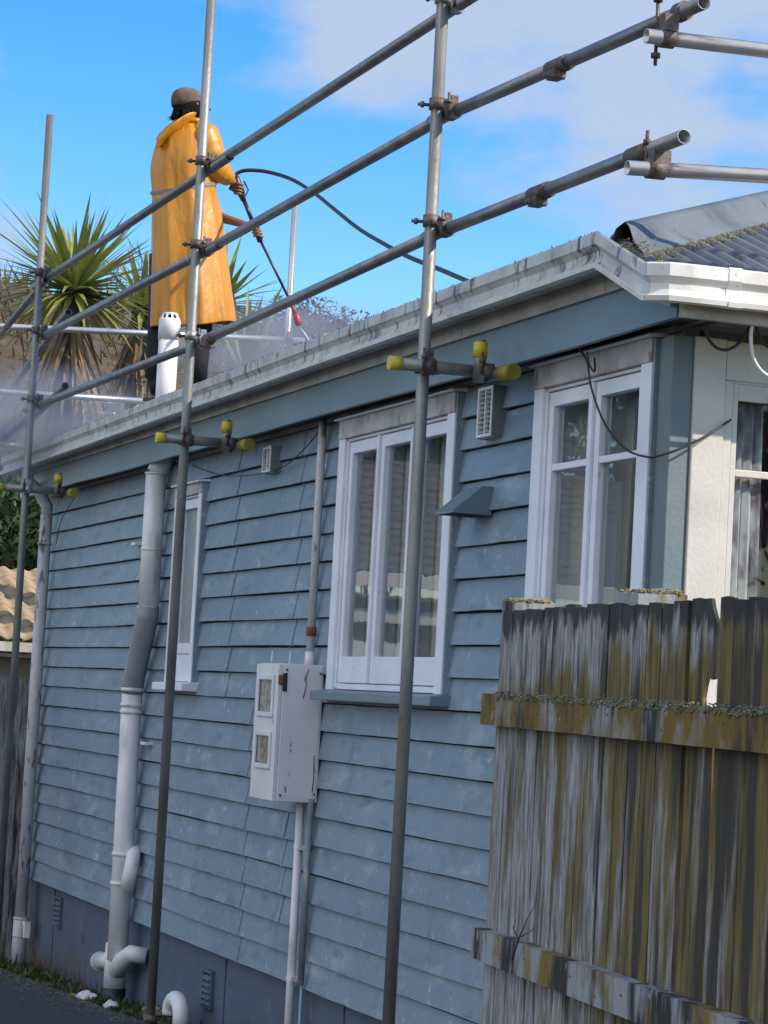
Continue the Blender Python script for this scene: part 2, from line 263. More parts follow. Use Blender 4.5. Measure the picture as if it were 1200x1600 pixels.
# ---------------------------------------------------------------- builders
def tag(o, label=None, cat=None, group=None, kind=None):
    if label: o['label'] = label
    if cat: o['category'] = cat
    if group: o['group'] = group
    if kind: o['kind'] = kind
    return o
def empty(name, loc, label=None, cat=None, group=None):
    o = bpy.data.objects.new(name, None); COL.objects.link(o); o.location = loc; o.empty_display_size = .1
    tag(o, label, cat, group); return o
def wmat(o):
    m = o.matrix_basis.copy()
    return wmat(o.parent) @ m if o.parent else m
class MB:
    def __init__(s): s.v = []; s.f = []; s.sm = []
    def add(s, vs, fs, smooth=False):
        n = len(s.v); s.v += [tuple(v) for v in vs]; s.f += [tuple(i+n for i in f) for f in fs]; s.sm += [smooth]*len(fs); return s
    def box(s, a, b):
        x0, x1 = sorted((a[0], b[0])); y0, y1 = sorted((a[1], b[1])); z0, z1 = sorted((a[2], b[2]))
        vs = [(x0, y0, z0), (x1, y0, z0), (x1, y1, z0), (x0, y1, z0), (x0, y0, z1), (x1, y0, z1), (x1, y1, z1), (x0, y1, z1)]
        return s.add(vs, [(3, 2, 1, 0), (4, 5, 6, 7), (0, 1, 5, 4), (1, 2, 6, 5), (2, 3, 7, 6), (3, 0, 4, 7)])
    def hexa(s, p):   # eight points: bottom four ccw, top four
        return s.add(p, [(3, 2, 1, 0), (4, 5, 6, 7), (0, 1, 5, 4), (1, 2, 6, 5), (2, 3, 7, 6), (3, 0, 4, 7)])
    def bar(s, p0, p1, w, h, up=Vector((0, 0, 1))):
        p0 = Vector(p0); p1 = Vector(p1); d = (p1-p0).normalized(); a = d.cross(up).normalized(); b = a.cross(d).normalized()
        r = []
        for p in (p0, p1):
            r.append([p-a*w/2-b*h/2, p+a*w/2-b*h/2, p+a*w/2+b*h/2, p-a*w/2+b*h/2])
        vs = r[0]+r[1]
        return s.add(vs, [(0, 1, 2, 3), (7, 6, 5, 4), (4, 5, 1, 0), (5, 6, 2, 1), (6, 7, 3, 2), (7, 4, 0, 3)])
    def tube(s, p0, p1, r, r2=None, n=16, wall=0, cap=True):
        p0 = Vector(p0); p1 = Vector(p1); d = (p1-p0).normalized(); r2 = r if r2 is None else r2
        up = Vector((0, 0, 1)) if abs(d.z) < .9 else Vector((1, 0, 0)); a = d.cross(up).normalized(); b = a.cross(d)
        def ring(p, rr): return [p+a*rr*math.cos(2*math.pi*i/n)+b*rr*math.sin(2*math.pi*i/n) for i in range(n)]
        rs = [ring(p0, r), ring(p1, r2)]
        if wall: rs = [ring(p0+d*.15, r-wall), ring(p0, r-wall)]+rs+[ring(p1, r2-wall), ring(p1-d*.15, r2-wall)]
        vs = [v for q in rs for v in q]; fs = []
        for k in range(len(rs)-1):
            for i in range(n):
                j = (i+1) % n; fs.append((k*n+j, k*n+i, (k+1)*n+i, (k+1)*n+j))
        s.add(vs, fs, True)
        if cap or wall:
            m = len(rs)-1
            s.add(rs[0], [tuple(range(n))]); s.add(rs[m], [tuple(reversed(range(n)))])
        return s
    def poly(s, pts, r, n=10, closed=False):
        pts = [Vector(p) for p in pts]; rs = []; prev = None
        rad = r if isinstance(r, (list, tuple)) else [r]*len(pts)
        for i, p in enumerate(pts):
            d = (pts[min(i+1, len(pts)-1)]-pts[max(i-1, 0)]).normalized()
            if prev is None:
                up = Vector((0, 0, 1)) if abs(d.z) < .9 else Vector((1, 0, 0)); a = d.cross(up).normalized()
            else: a = (prev-d*prev.dot(d)).normalized()
            prev = a; b = a.cross(d); rs.append([p+a*rad[i]*math.cos(2*math.pi*k/n)+b*rad[i]*math.sin(2*math.pi*k/n) for k in range(n)])
        vs = [v for q in rs for v in q]; fs = []
        for k in range(len(rs)-1):
            for i in range(n):
                j = (i+1) % n; fs.append((k*n+j, k*n+i, (k+1)*n+i, (k+1)*n+j))
        fs.append(tuple(range(n))); fs.append(tuple(reversed(range((len(rs)-1)*n, len(rs)*n))))
        return s.add(vs, fs, True)
    def lathe(s, prof, base, axis=Vector((0, 0, 1)), n=20):
        base = Vector(base); axis = Vector(axis).normalized(); up = Vector((0, 0, 1)) if abs(axis.z) < .9 else Vector((1, 0, 0))
        a = axis.cross(up).normalized(); b = a.cross(axis); rs = []
        for (r, h) in prof: rs.append([base+axis*h+a*r*math.cos(2*math.pi*k/n)+b*r*math.sin(2*math.pi*k/n) for k in range(n)])
        vs = [v for q in rs for v in q]; fs = []
        for k in range(len(rs)-1):
            for i in range(n):
                j = (i+1) % n; fs.append((k*n+j, k*n+i, (k+1)*n+i, (k+1)*n+j))
        fs.append(tuple(range(n))); fs.append(tuple(reversed(range((len(rs)-1)*n, len(rs)*n))))
        return s.add(vs, fs, True)
    def build(s, name, m, parent=None, bevel=0, label=None):
        me = bpy.data.meshes.new(name); o = bpy.data.objects.new(name, me); COL.objects.link(o)
        if parent:
            o.parent = parent; inv = wmat(parent).inverted(); vs = [inv @ Vector(v) for v in s.v]
        else: vs = s.v
        me.from_pydata(vs, [], s.f); me.validate(); 
        if len(me.polygons) == len(s.sm): me.polygons.foreach_set('use_smooth', s.sm)
        me.update()
        bm = bmesh.new(); bm.from_mesh(me); bmesh.ops.remove_doubles(bm, verts=bm.verts, dist=1e-6); bmesh.ops.recalc_face_normals(bm, faces=bm.faces)
        bm.to_mesh(me); bm.free()
        me.materials.append(m)
        if bevel:
            b = o.modifiers.new('bevel', 'BEVEL'); b.width = bevel; b.segments = 2; b.limit_method = 'ANGLE'; b.angle_limit = R(40)
        if label: o['label'] = label
        return o
def struct(o): o['kind'] = 'structure'; return o
def nv(x, y=0., z=0.): return noise.noise(Vector((x, y, z)))
# ================================================================ ground
def grid(x0, x1, y0, y1, nx, ny, fz):
    m = MB(); vs = []; fs = []
    for i in range(nx+1):
        for j in range(ny+1):
            x = x0+(x1-x0)*i/nx; y = y0+(y1-y0)*j/ny; vs.append((x, y, fz(x, y)))
    for i in range(nx):
        for j in range(ny):
            a = i*(ny+1)+j; fs.append((a, a+ny+1, a+ny+2, a+1))
    return m.add(vs, fs, True)
def gz(x, y): return .08+.042*(max(min(x, 0), -30)+15.1)
struct(grid(-1200, 600, -900, 900, 60, 60, lambda x, y: -1.2 if abs(x) > 60 or abs(y) > 40 else -.9).build('ground', M['soil']))
def bed(x, y):
    e = max(0, min(1, (-y-.05)/.5)); return gz(x, y)+.06*e+.018*nv(x*3, y*5)+.012*nv(x*11, y*13)
struct(grid(-30, 2, -1.2, 8, 420, 120, bed).build('garden_soil', M['soil']))
def dz(x, y): return max(gz(x, y)+.10, .05+.02*(x+18))
dm = MB(); vs = []; fs = []; n = 90
for i in range(n+1):
    x = -32+36*i/n; ye = -.50+.035*nv(x*1.7)+.02*nv(x*6)
    vs += [(x, ye+.02, dz(x, 0)-.08), (x, ye, dz(x, 0)), (x, -2.2, dz(x, 0)+.02), (x, -9.0, dz(x, 0)+.03)]
for i in range(n):
    for k in range(3): a = i*4+k; fs.append((a, a+4, a+5, a+1))
struct(dm.add(vs, fs, False).build('driveway', M['asphalt']))

# ================================================================ house
XC, XF = -7.80, -17.82           # near and far corners
ZB, ZT = .590, 3.26              # cladding bottom and top
HOUSE = empty('house', ((XC+XF)/2, 3.5, 0), 'old single storey house clad in blue grey weatherboards with white windows and corrugated roof', 'house')
wins = {  # x0, x1, z0, z1 (outer edge of casing)
 'A': (-14.22, -13.66, 1.99, 3.10), 'B': (-11.30, -9.81, 1.985, 3.235), 'C': (-8.975, -7.945, 1.985, 3.245)}
NB = 20; EX = (ZT-ZB)/NB
b = MB()
def lap(o_bot, o_top, x0, x1, za, zb, seed):
    n = max(2, int((x1-x0)/.16)); rows = []
    for i in range(n+1):
        x = x0+(x1-x0)*i/n
        wz = .0055*nv(x*.8, seed*3.1)+.0028*nv(x*5, seed); wy = .003*nv(x*1.3, seed*7.7)
        rows.append((x, wz, wy))
    vs = []
    for (x, wz, wy) in rows:
        vs += [(x, -o_bot+.022, za+wz), (x, -o_bot+wy, za+wz), (x, -o_top+wy, zb+wz), (x, .0, zb+wz)]
    fs = []
    for i in range(n):
        for k in range(3):
            a = i*4+k; fs.append((a, a+4, a+5, a+1))
    fs += [(0, 1, 2, 3), tuple(n*4+k for k in (3, 2, 1, 0))]
    b.add(vs, fs, False)
for r in range(NB):
    za = ZB+r*EX; zb = za+EX-.007
    segs = [(XF, XC-.02)]
    cuts = []
    for (x0, x1, z0, z1) in wins.values():
        if za < z1-.02 and zb > z0+.02:
            ns = []
            for (a, c) in segs:
                if c <= x0 or a >= x1: ns.append((a, c))
                else:
                    if a < x0: ns.append((a, x0+.02))
                    if c > x1: ns.append((x1-.02, c))
            segs = ns
            if za < z0: cuts.append((x0+.02, x1-.02, za, z0))
            if zb > z1: cuts.append((x0+.02, x1-.02, z1, zb))
    for (a, c) in segs: lap(.030, .008, a, c, za, zb, r+1)
    for (a, c, u, v) in cuts:
        f = lambda z: .030+(.008-.030)*(z-za)/(zb-za)
        lap(f(u), f(v), a, c, u, v, r+1)
b.build('weatherboard_wall', M['board'], HOUSE)
bk = MB(); e_ = [XF+.01]+[v for w_ in ('A', 'B', 'C') for v in (wins[w_][0]+.025, wins[w_][1]-.025)]+[XC-.03]
for i in range(0, len(e_), 2): bk.box((e_[i], -.002, ZB+.01), (e_[i+1], -.0005, ZT))
for w_ in wins.values(): bk.box((w_[0]+.026, -.002, ZB+.01), (w_[1]-.026, -.0005, w_[2]+.02)).box((w_[0]+.026, -.002, w_[3]-.02), (w_[1]-.026, -.0005, ZT))
bk.build('lap_shade_backing', M['dark'], HOUSE)  # black sheet added behind the slots, stands in for shadow under the laps
# soakers over the board joints
ncol = 0
for (px0, py0, px1, py1) in ((374, 700, 352, 1095), (471, 700, 456, 1030), (393, 1100, 369, 1500), (448, 1270, 432, 1445)):
    t = oy(px0, py0, -.03); q = oy(px1, py1, -.03); xs = (t.x+q.x)/2; s_ = MB()
    for r in range(NB):
        za = ZB+r*EX
        if q.z-.02 < za < t.z:
            dx = .006*nv(r*3.3, xs)
            s_.hexa([(xs-.009+dx, -.035, za-.002), (xs+.006+dx, -.035, za-.002), (xs+.006+dx, -.02, za-.002), (xs-.009+dx, -.02, za-.002),
                     (xs-.009+dx, -.0125, za+EX-.004), (xs+.006+dx, -.0125, za+EX-.004), (xs+.006+dx, .0, za+EX-.004), (xs-.009+dx, .0, za+EX-.004)])
    s_.build('joint_cover', M['board'], HOUSE)
# foundation
fo = MB(); fo.box((XF+.03, .02, -.5), (XC-.03, .12, ZB+.02))
for xs in (-17.0, -12.9, -11.0, -9.2): fo.box((xs, .012, -.4), (xs+.012, .03, ZB))
fo.build('foundation', M['found'], HOUSE)
def fvent(px, py, h):
    p = oy(px, py, .01); v = MB(); k = 5
    v.box((p.x-.09, -.002, p.z-.10), (p.x+.09, .02, p.z-.085)); v.box((p.x-.09, -.002, p.z+.085), (p.x+.09, .02, p.z+.1))
    v.box((p.x-.09, -.002, p.z-.085), (p.x-.075, .02, p.z+.085)); v.box((p.x+.075, -.002, p.z-.085), (p.x+.09, .02, p.z+.085))
    for i in range(k):
        z = p.z-.08+.16*i/k
        v.hexa([(p.x-.075, -.012, z), (p.x+.075, -.012, z), (p.x+.075, -.006, z), (p.x-.075, -.006, z), (p.x-.075, .010, z+.022), (p.x+.075, .010, z+.022), (p.x+.075, .016, z+.022), (p.x-.075, .016, z+.022)])
    o = v.build('foundation_vent', M['found'], HOUSE)
    MB().box((p.x-.075, .012, p.z-.085), (p.x+.075, .019, p.z+.085)).build('vent_opening', M['dark'], o)
fvent(91, 1425, .2); fvent(325, 1545, .2); fvent(-60, 1400, .2)
# other walls of the house
hw = MB(); DEP = 8.0
hw.box((XF, .10, -.3), (XF+.1, DEP, 3.25)); hw.box((XF, DEP-.1, -.3), (XC, DEP, 3.25)); hw.build('rear_wall', M['board'], HOUSE)
# lining inside (window openings are left through the studs)
lin = MB()
xs = [XF+.1]+[v for w_ in ('A', 'B', 'C') for v in (wins[w_][0]+.03, wins[w_][1]-.03)]+[XC-.1]
for i in range(0, len(xs), 2): lin.box((xs[i], .0, .62), (xs[i+1], .10, 3.3))
for w_ in wins.values():
    lin.box((w_[0]+.03, .0, .62), (w_[1]-.03, .10, w_[2]+.03)); lin.box((w_[0]+.03, .0, w_[3]-.03), (w_[1]-.03, .10, 3.3))
lin.box((XF+.1, .12, .45), (XC-.1, DEP-.1, .55))      # floor
lin.box((XF+.1, .12, 3.22), (XC-.1, DEP-.1, 3.3))     # ceiling
lin.box((-12.4, .12, .55), (-12.3, DEP-.1, 3.22)); lin.box((-9.4, .12, .55), (-9.3, DEP-.1, 3.22))
lin.build('inner_lining', M['cream'], HOUSE)

# ---- windows
def curtain(x0, x1, z0, z1, y, amp, wl, name, m, parent, seed=0, axis='x'):
    c = MB(); n = int((x1-x0)/.012); vs = []; fs = []; K = 8
    for i in range(n+1):
        t = x0+(x1-x0)*i/n
        for k in range(K+1):
            z = z0+(z1-z0)*k/K; ph = 2*math.pi*t/wl+1.6*nv(t*3, seed, z*.4)
            d = y+amp*math.sin(ph)+amp*.5*nv(t*20, z*.8, seed)
            vs.append((t, d, z) if axis == 'x' else (d, t, z))
    for i in range(n):
        for k in range(K): a = i*(K+1)+k; fs.append((a, a+K+1, a+K+2, a+1))
    return c.add(vs, fs, True).build(name, m, parent)
def window(key, lights, muntin=None, cw=.085, frosted=False, bot=.10, sill=True):
    x0, x1, z0, z1 = wins[key]
    f = MB(); yo = -.055
    # casing boards, butted
    f.box((x0, yo, z0), (x0+cw, .0, z1-cw)); f.box((x1-cw, yo, z0), (x1, .0, z1-cw)); hd_ = MB().box((x0, yo-.004, z1-cw), (x1, .0, z1))
    # jamb linings
    f.box((x0+cw-.012, -.04, z0+.01), (x0+cw+.012, .09, z1-cw)); f.box((x1-cw-.012, -.04, z0+.01), (x1-cw+.012, .09, z1-cw)); f.box((x0+cw, -.04, z1-cw-.014), (x1-cw, .09, z1-cw-.001))
    f.hexa([(x0-.02, yo-.025, z1+.001), (x1+.02, yo-.025, z1+.001), (x1+.02, 0, z1+.001), (x0-.02, 0, z1+.001), (x0-.02, yo-.025, z1+.010), (x1+.02, yo-.025, z1+.010), (x1+.02, 0, z1+.022), (x0-.02, 0, z1+.022)])
    W = f.build('window', M['white'], HOUSE, bevel=.003); hd_.build('head_casing', M['stainshade'], W, bevel=.003)
    MB().box((x1+.001, -.050, z0), (x1+.014, -.0, z1-.004)).build('scriber', M['board'], W); MB().box((x0-.014, -.040, z0), (x0-.001, -.0, z1-.004)).build('scriber', M['board'], W)
    ix0, ix1, iz0, iz1 = x0+cw+.014, x1-cw-.014, z0+.035, z1-cw-.018
    f2 = MB(); f2.box((x0+cw+.012, -.035, z0+.004), (x1-cw-.012, .09, iz0-.004)); 
    if frosted: f2 = MB(); f2.box((x0+cw+.012, -.035, z0+.004), (x1-cw-.012, .09, iz0+.12)); iz0 += .124
    f2.build('bottom_frame', M['white'], W, bevel=.003)
    if sill:
        s_ = MB(); s_.hexa([(x0-.04, -.115, z0-.05), (x1+.04, -.115, z0-.05), (x1+.04, .0, z0-.05), (x0-.04, .0, z0-.05), (x0-.04, -.115, z0-.008), (x1+.04, -.115, z0-.008), (x1+.04, .0, z0+.004), (x0-.04, .0, z0+.004)])
        s_.build('sill', M['fasciablue'] if not frosted else M['white'], W, bevel=.005)
    tot = sum(lights); c = ix0; st = .042
    mull = .022; wid = (ix1-ix0-mull*(len(lights)-1))
    for i, l in enumerate(lights):
        a = c; e = c+wid*l/tot; c = e+mull
        if i < len(lights)-1: MB().box((e+.001, -.046, iz0), (e+mull-.001, .08, iz1)).build('mullion', M['white'], W, bevel=.003)
        yf, yb = -.032, .01
        s_ = MB(); s_.box((a+.002, yf, iz0), (a+st, yb, iz1)); s_.box((e-st, yf, iz0), (e-.002, yb, iz1))
        s_.box((a+st, yf+.001, iz0), (e-st, yb, iz0+bot)); s_.box((a+st, yf+.001, iz1-.055), (e-st, yb, iz1))
        if muntin: s_.box((a+st, yf+.004, muntin-.013), (e-st, yb, muntin+.013))
        so_ = s_.build('sash', M['white'], W, bevel=.003)
        zz = [iz0+bot-.004]+([muntin] if muntin else [])+[iz1-.051]
        for k in range(len(zz)-1):
            MB().box((a+st-.004, -.008, zz[k]+(0.011 if k else 0)), (e-st+.004, -.004, zz[k+1]-(0.011 if k < len(zz)-2 else 0))).build('pane', M['frost'] if frosted else M['glass'], so_)
    return W, (ix0, ix1, iz0, iz1)
WA, q = window('A', [1], frosted=True, cw=.06, bot=.06)
WB, q = window('B', [1, 1, 1], cw=.085, bot=.12)
curtain(q[0], q[1], q[2], q[3], .085, .018, .11, 'net_curtain', M['net'], WB, 3)
MB().box((q[1]-.06, .05, q[2]), (q[1]+.05, .055, q[3])).build('curtain_edge', M['purple'], WB)
WCn, q = window('C', [1, 1], muntin=2.86-.005, cw=.085, bot=.12)
curtain(q[0]-.02, q[0]+.50, q[2], q[3], .09, .02, .13, 'net_curtain', M['net'], WCn, 8)
curtain(q[0]+.62, q[1]+.03, q[2], q[3], .10, .022, .10, 'net_curtain', M['net'], WCn, 12)

# ---- near corner boards and front wall (faces the camera, plane x = XC)
cb = MB(); cb.box((XC-.125, -.035, ZB-.02), (XC-.075, .0, 3.24)); cb.build('corner_board', M['cornerblue'], HOUSE, bevel=.004)
cb = MB(); cb.box((XC-.073, -.048, ZB-.02), (XC+.004, .03, 3.24)); cb.build('corner_board', M['cornerblue'], HOUSE, bevel=.004)
fy0 = .032
fw = MB(); fw.box((XC-.04, fy0, ZB), (XC+.015, .150, 3.24))           # wide white facing board
fw.box((XC-.04, .151, 3.10), (XC+.012, 2.6, 3.235)); fw.box((XC-.04, .151, ZB), (XC+.008, 2.6, 1.96))
fw.box((XC-.04, 2.6, ZB), (XC+.012, DEP, 3.235)); fw.build('front_wall', M['whitefront'], HOUSE, bevel=.004)
sw = MB(); sw.box((XC-.03, .152, 1.961), (XC+.006, .185, 3.099)); sw.box((XC-.03, .185, 3.092), (XC+.006, 1.30, 3.099)); sw.box((XC-.03, 1.30, 1.961), (XC+.006, 1.36, 3.099))
FWn = sw.build('window', M['whitefront'], HOUSE, bevel=.003)
MB().box((XC-.04, .155, 1.93), (XC+.07, 2.6, 1.959)).build('sill', M['white'], FWn, bevel=.004)
for (a, e) in ((.187, 1.298), (1.362, 2.59)):
    s_ = MB(); s_.box((XC-.02, a, 1.963), (XC, a+.022, 3.098)); s_.box((XC-.02, e-.05, 1.963), (XC, e, 3.098))
    s_.box((XC-.02, a+.022, 1.963), (XC-.001, e-.05, 2.06)); s_.box((XC-.02, a+.022, 3.035), (XC-.001, e-.05, 3.098)); s_.box((XC-.02, a+.022, 2.775), (XC-.003, e-.05, 2.80))
    so_ = s_.build('sash', M['whitefront'], FWn, bevel=.003)
    MB().box((XC-.014, a+.02, 2.055), (XC-.010, e-.048, 2.777)).build('pane', M['glass'], so_)
    MB().box((XC-.014, a+.02, 2.798), (XC-.010, e-.048, 3.04)).build('pane', M['glass'], so_)
curtain(.14, .335, 1.98, 3.1, XC-.055, .016, .040, 'net_curtain', M['net2'], FWn, 5, 'y')
curtain(.33, 1.3, 1.98, 3.1, XC-.16, .02, .09, 'drape', M['purple'], FWn, 9, 'y')

# ---- eaves: soffit, blue fascia board, stained cream board, gutter
XE = -7.50                                         # line of the front eave
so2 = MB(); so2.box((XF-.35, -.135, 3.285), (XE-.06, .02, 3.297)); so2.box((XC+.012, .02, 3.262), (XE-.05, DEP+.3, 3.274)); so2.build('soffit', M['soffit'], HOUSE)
fb = MB(); n = 60; vs = []; fs = []
for i in range(n+1):
    x = XF-.35+(XE-.058-XF+.35)*i/n; dz_ = .010*nv(x*.5, 3)+.003*nv(x*2, 1)
    vs += [(x, -.135, 3.255+dz_), (x, -.158, 3.255+dz_), (x, -.158, 3.425), (x, -.135, 3.425)]
for i in range(n):
    for k in range(4): a = i*4; fs.append((a+k, a+4+k, a+4+(k+1) % 4, a+(k+1) % 4))
fs += [(0, 1, 2, 3), (n*4+3, n*4+2, n*4+1, n*4)]
fb.add(vs, fs).build('fascia_board', M['fasciablue'], HOUSE)
cr = MB(); cr.box((XF-.35, -.176, 3.405), (-7.93, -.13, 3.53)); cr.hexa([(-7.93, -.176, 3.405), (XE-.07, -.176, 3.29), (XE-.07, -.16, 3.29), (-7.93, -.16, 3.405), (-7.93, -.176, 3.53), (XE-.07, -.176, 3.38), (XE-.07, -.16, 3.38), (-7.93, -.16, 3.53)])
cr.build('eave_board', M['cream'], HOUSE)
MB().box((XE-.056, -.15, 3.255), (XE-.03, DEP+.3, 3.365)).build('fascia_board', M['cream'], HOUSE, label='cream front fascia board under the sunlit gutter')
# gutter: profile (outward distance, height) swept along the eave
GP = [(-.115, .085), (-.115, -.012), (-.02, -.030), (.0, -.026), (.004, -.010), (-.004, -.008), (-.012, .0), (-.020, .014), (-.020, .034), (-.008, .050), (-.001, .056), (-.001, .095), (-.007, .101), (-.012, .095), (-.012, .060), (-.03, .035), (-.03, .0), (-.105, -.0), (-.105, .085)]
def sweep(path, prof, m):   # path: list of (point, outward dir (scaled for mitre))
    vs = []; fs = []; K = len(prof)
    for (p, o) in path:
        p = Vector(p); o = Vector(o)
        for (d, h) in prof: vs.append(p+o*d+Vector((0, 0, h)))
    for i in range(len(path)-1):
        for k in range(K):
            fs.append((i*K+k, (i+1)*K+k, (i+1)*K+(k+1) % K, i*K+(k+1) % K))
    fs.append(tuple(range(K))); fs.append(tuple(reversed(range((len(path)-1)*K, len(path)*K))))
    return m.add(vs, fs)
g = MB(); path = []
for i in range(50):
    x = XF-.42+(-7.92-(XF-.42))*i/49; t = (x-XF)/(XC-XF)
    path.append(((x, -.30+.006*nv(x*.6, 5), 3.446+.040*t+.007*nv(x*.55, 9)), (0, -1, 0)))
path.append(((-7.53, -.30, 3.322), (0, -1, 0))); path.append(((-7.505, -.30, 3.318), (.35, -1, 0)))
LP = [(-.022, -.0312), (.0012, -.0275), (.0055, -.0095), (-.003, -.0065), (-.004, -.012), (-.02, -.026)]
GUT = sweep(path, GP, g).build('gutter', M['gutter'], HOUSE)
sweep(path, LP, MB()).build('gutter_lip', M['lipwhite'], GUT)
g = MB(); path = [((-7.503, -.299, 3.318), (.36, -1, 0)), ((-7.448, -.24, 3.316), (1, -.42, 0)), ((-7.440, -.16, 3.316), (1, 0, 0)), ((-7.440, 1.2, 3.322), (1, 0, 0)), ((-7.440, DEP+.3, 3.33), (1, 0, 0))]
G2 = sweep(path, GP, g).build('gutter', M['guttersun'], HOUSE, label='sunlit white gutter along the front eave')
for xj in (-16.2, -14.3, -12.6, -10.9, -9.3): 
    j = MB(); z = 3.446+.040*(xj-XF)/(XC-XF)+.007*nv(xj*.55, 9)
    P2_ = [(d+(.003 if k in range(2, 13) else 0), h) for k, (d, h) in enumerate(GP)]
    sweep([((xj, -.30+.006*nv(xj*.6, 5), z), (0, -1, 0)), ((xj+.05, -.30+.006*nv(xj*.6, 5), z), (0, -1, 0))], [(d*1.0+.0025, h+(.0025 if h > .05 else -.0025)) for d, h in GP[:14]], j).build('gutter_joint', M['gutter'], GUT)
j = MB(); sweep([((-7.44, -.03, 3.317), (1, 0, 0)), ((-7.44, .02, 3.317), (1, 0, 0))], [(d+.0025, h+(.0025 if h > .05 else -.0025)) for d, h in GP[:14]], j).build('gutter_joint', M['guttersun'], G2)

# ---- roof: corrugated, hip at the near corner
TP = .385
def corr(t): return .015*math.sin(2*math.pi*t/.076)
ridge = 4.4
r1 = MB(); vs = []; fs = []; y = -.245; ys = []
while y < DEP+.4: ys.append(y); y += .0127
for y in ys:                                       # front slope, rises away from the camera
    tmax = min((y+.30)+.36, (DEP+.6-y)+.3, ridge); z0 = 3.405
    for k in range(7):
        s_ = (-.02+(tmax+.02)*k/6); vs.append((XE-.03-s_, y, z0+s_*TP+corr(y)))
for i in range(len(ys)-1):
    for k in range(6): a = i*7+k; fs.append((a, a+7, a+8, a+1))
r1.add(vs, fs, True)
RF = r1.build('roof', M['roof'], HOUSE)
r2 = MB(); vs = []; fs = []; xs_ = []; x = XF-.4
while x < -7.8: xs_.append(x); x += .0190
for x in xs_:                                      # long slope above the blue wall
    tmax = min(max(.05, -7.90-x), ridge)
    for k in range(5):
        s_ = .04+tmax*k/4; vs.append((x, -.25+s_, 3.50+s_*TP+corr(x)))
for i in range(len(xs_)-1):
    for k in range(4): a = i*5+k; fs.append((a, a+5, a+6, a+1))
r2.add(vs, fs, True).build('roof_sheet', M['roof'], HOUSE)
r3 = MB(); r3.add([(XF-.4, DEP+.4, 3.5), (-7.6, DEP+.4, 3.5), (-11.9, ridge-.25, 5.24), (XF-.4, ridge-.25, 5.24)], [(0, 1, 2, 3)]); r3.build('roof_sheet', M['roof'], HOUSE)
# hip capping with a wide flashing down the front slope
H0 = Vector((-7.86, -.22, 3.585)); dm_ = Vector((0, -1, -TP)).normalized(); Hd = Vector((-1, 1, TP))
cp = MB(); vs = []; fs = []; n = 40
for i in range(n+1):
    p = H0+Hd*(4.2*i/n)
    side = Vector((.0, 1, 0)); dn = Vector((1, 0, -TP)).normalized()
    q0 = p+Vector((0, 0, .035)); 
    vs += [p+dm_*.055+Vector((-.03, 0, -.06)), p+dm_*.03+Vector((-.01, 0, .016)), q0-Vector((0, 0, .004)), p+dn*.04+Vector((0, .0, .022)), p+dn*.09+Vector((0, .0, -.022)), p+dn*(.175+.012*nv(i*.9))+Vector((0, 0, -.038)), p+dn*(.18+.012*nv(i*.9))+Vector((0, 0, -.054))]
for i in range(n):
    for k in range(6): a = i*7+k; fs.append((a, a+7, a+8, a+1))
cp.add(vs, fs, True).build('hip_cap', M['roof'], RF)
# moss and debris along the flashing, in the troughs and behind the gutter
def clumps(m, pts, r0, r1, flat=.6):
    for p in pts:
        r = random.uniform(r0, r1); bm = bmesh.new(); bmesh.ops.create_icosphere(bm, subdivisions=1, radius=1)
        q = [Vector((v.co.x*r*random.uniform(.6, 1.3), v.co.y*r*random.uniform(.6, 1.3), v.co.z*r*flat*random.uniform(.5, 1.3)))+Vector(p) for v in bm.verts]
        m.add(q, [tuple(v.index for v in f.verts) for f in bm.faces], True); bm.free()
    return m
pts = []
for i in range(2600):
    t = random.random()*1.6; p = H0+Hd*t+Vector((1, 0, -TP)).normalized()*random.gauss(.195, .022)+Vector((0, random.gauss(0, .02), -.052+random.uniform(0, .012))); pts.append(p)
for i in range(900):
    y = random.uniform(-.25, 2.0); s_ = abs(random.gauss(0, .05)); pts.append((XE-.03-s_, y, 3.405+s_*TP+corr(y)+.003))
for i in range(110):
    pts.append((-7.76+random.gauss(0, .05), -.22+random.gauss(0, .03), 3.51+random.uniform(-.02, .02)))
clumps(MB(), pts, .002, .006, .45).build('roof_moss', M['lichen'], RF)['kind'] = 'stuff'
sc_ = MB()
for i in range(10):                                # torn underlay and rusted scraps at the open end of the cap
    p = Vector((-7.80+random.uniform(-.05, .10), -.22+random.uniform(-.03, .05), 3.52+random.uniform(0, .03)))
    a = Vector((random.uniform(-1, 1), random.uniform(-1, 1), random.uniform(-.3, .5)))*.05; b_ = Vector((random.uniform(-1, 1), random.uniform(-1, 1), random.uniform(-.3, .3)))*.03
    sc_.add([p, p+a, p+a+b_, p+b_], [(0, 1, 2, 3)])

# dark mould tufts and dry leaves sitting on the gutter edge
tf = MB()
for i in range(200):
    x = random.uniform(-17.6, -7.95); zt = 3.446+.040*(x-XF)/(XC-XF)+.007*nv(x*.55, 9)+.098
    h = random.uniform(.002, .007)*(2.0 if random.random() < .12 else 1); a = random.uniform(-.01, .01)
    tf.add([(x-.003, -.30, zt), (x+.003, -.298, zt), (x+a, -.302, zt+h)], [(0, 1, 2)]); tf.add([(x, -.303, zt), (x+.001, -.297, zt), (x+a, -.302, zt+h)], [(0, 1, 2)])
tf.build('gutter_debris', M['bark'], GUT)['kind'] = 'stuff'

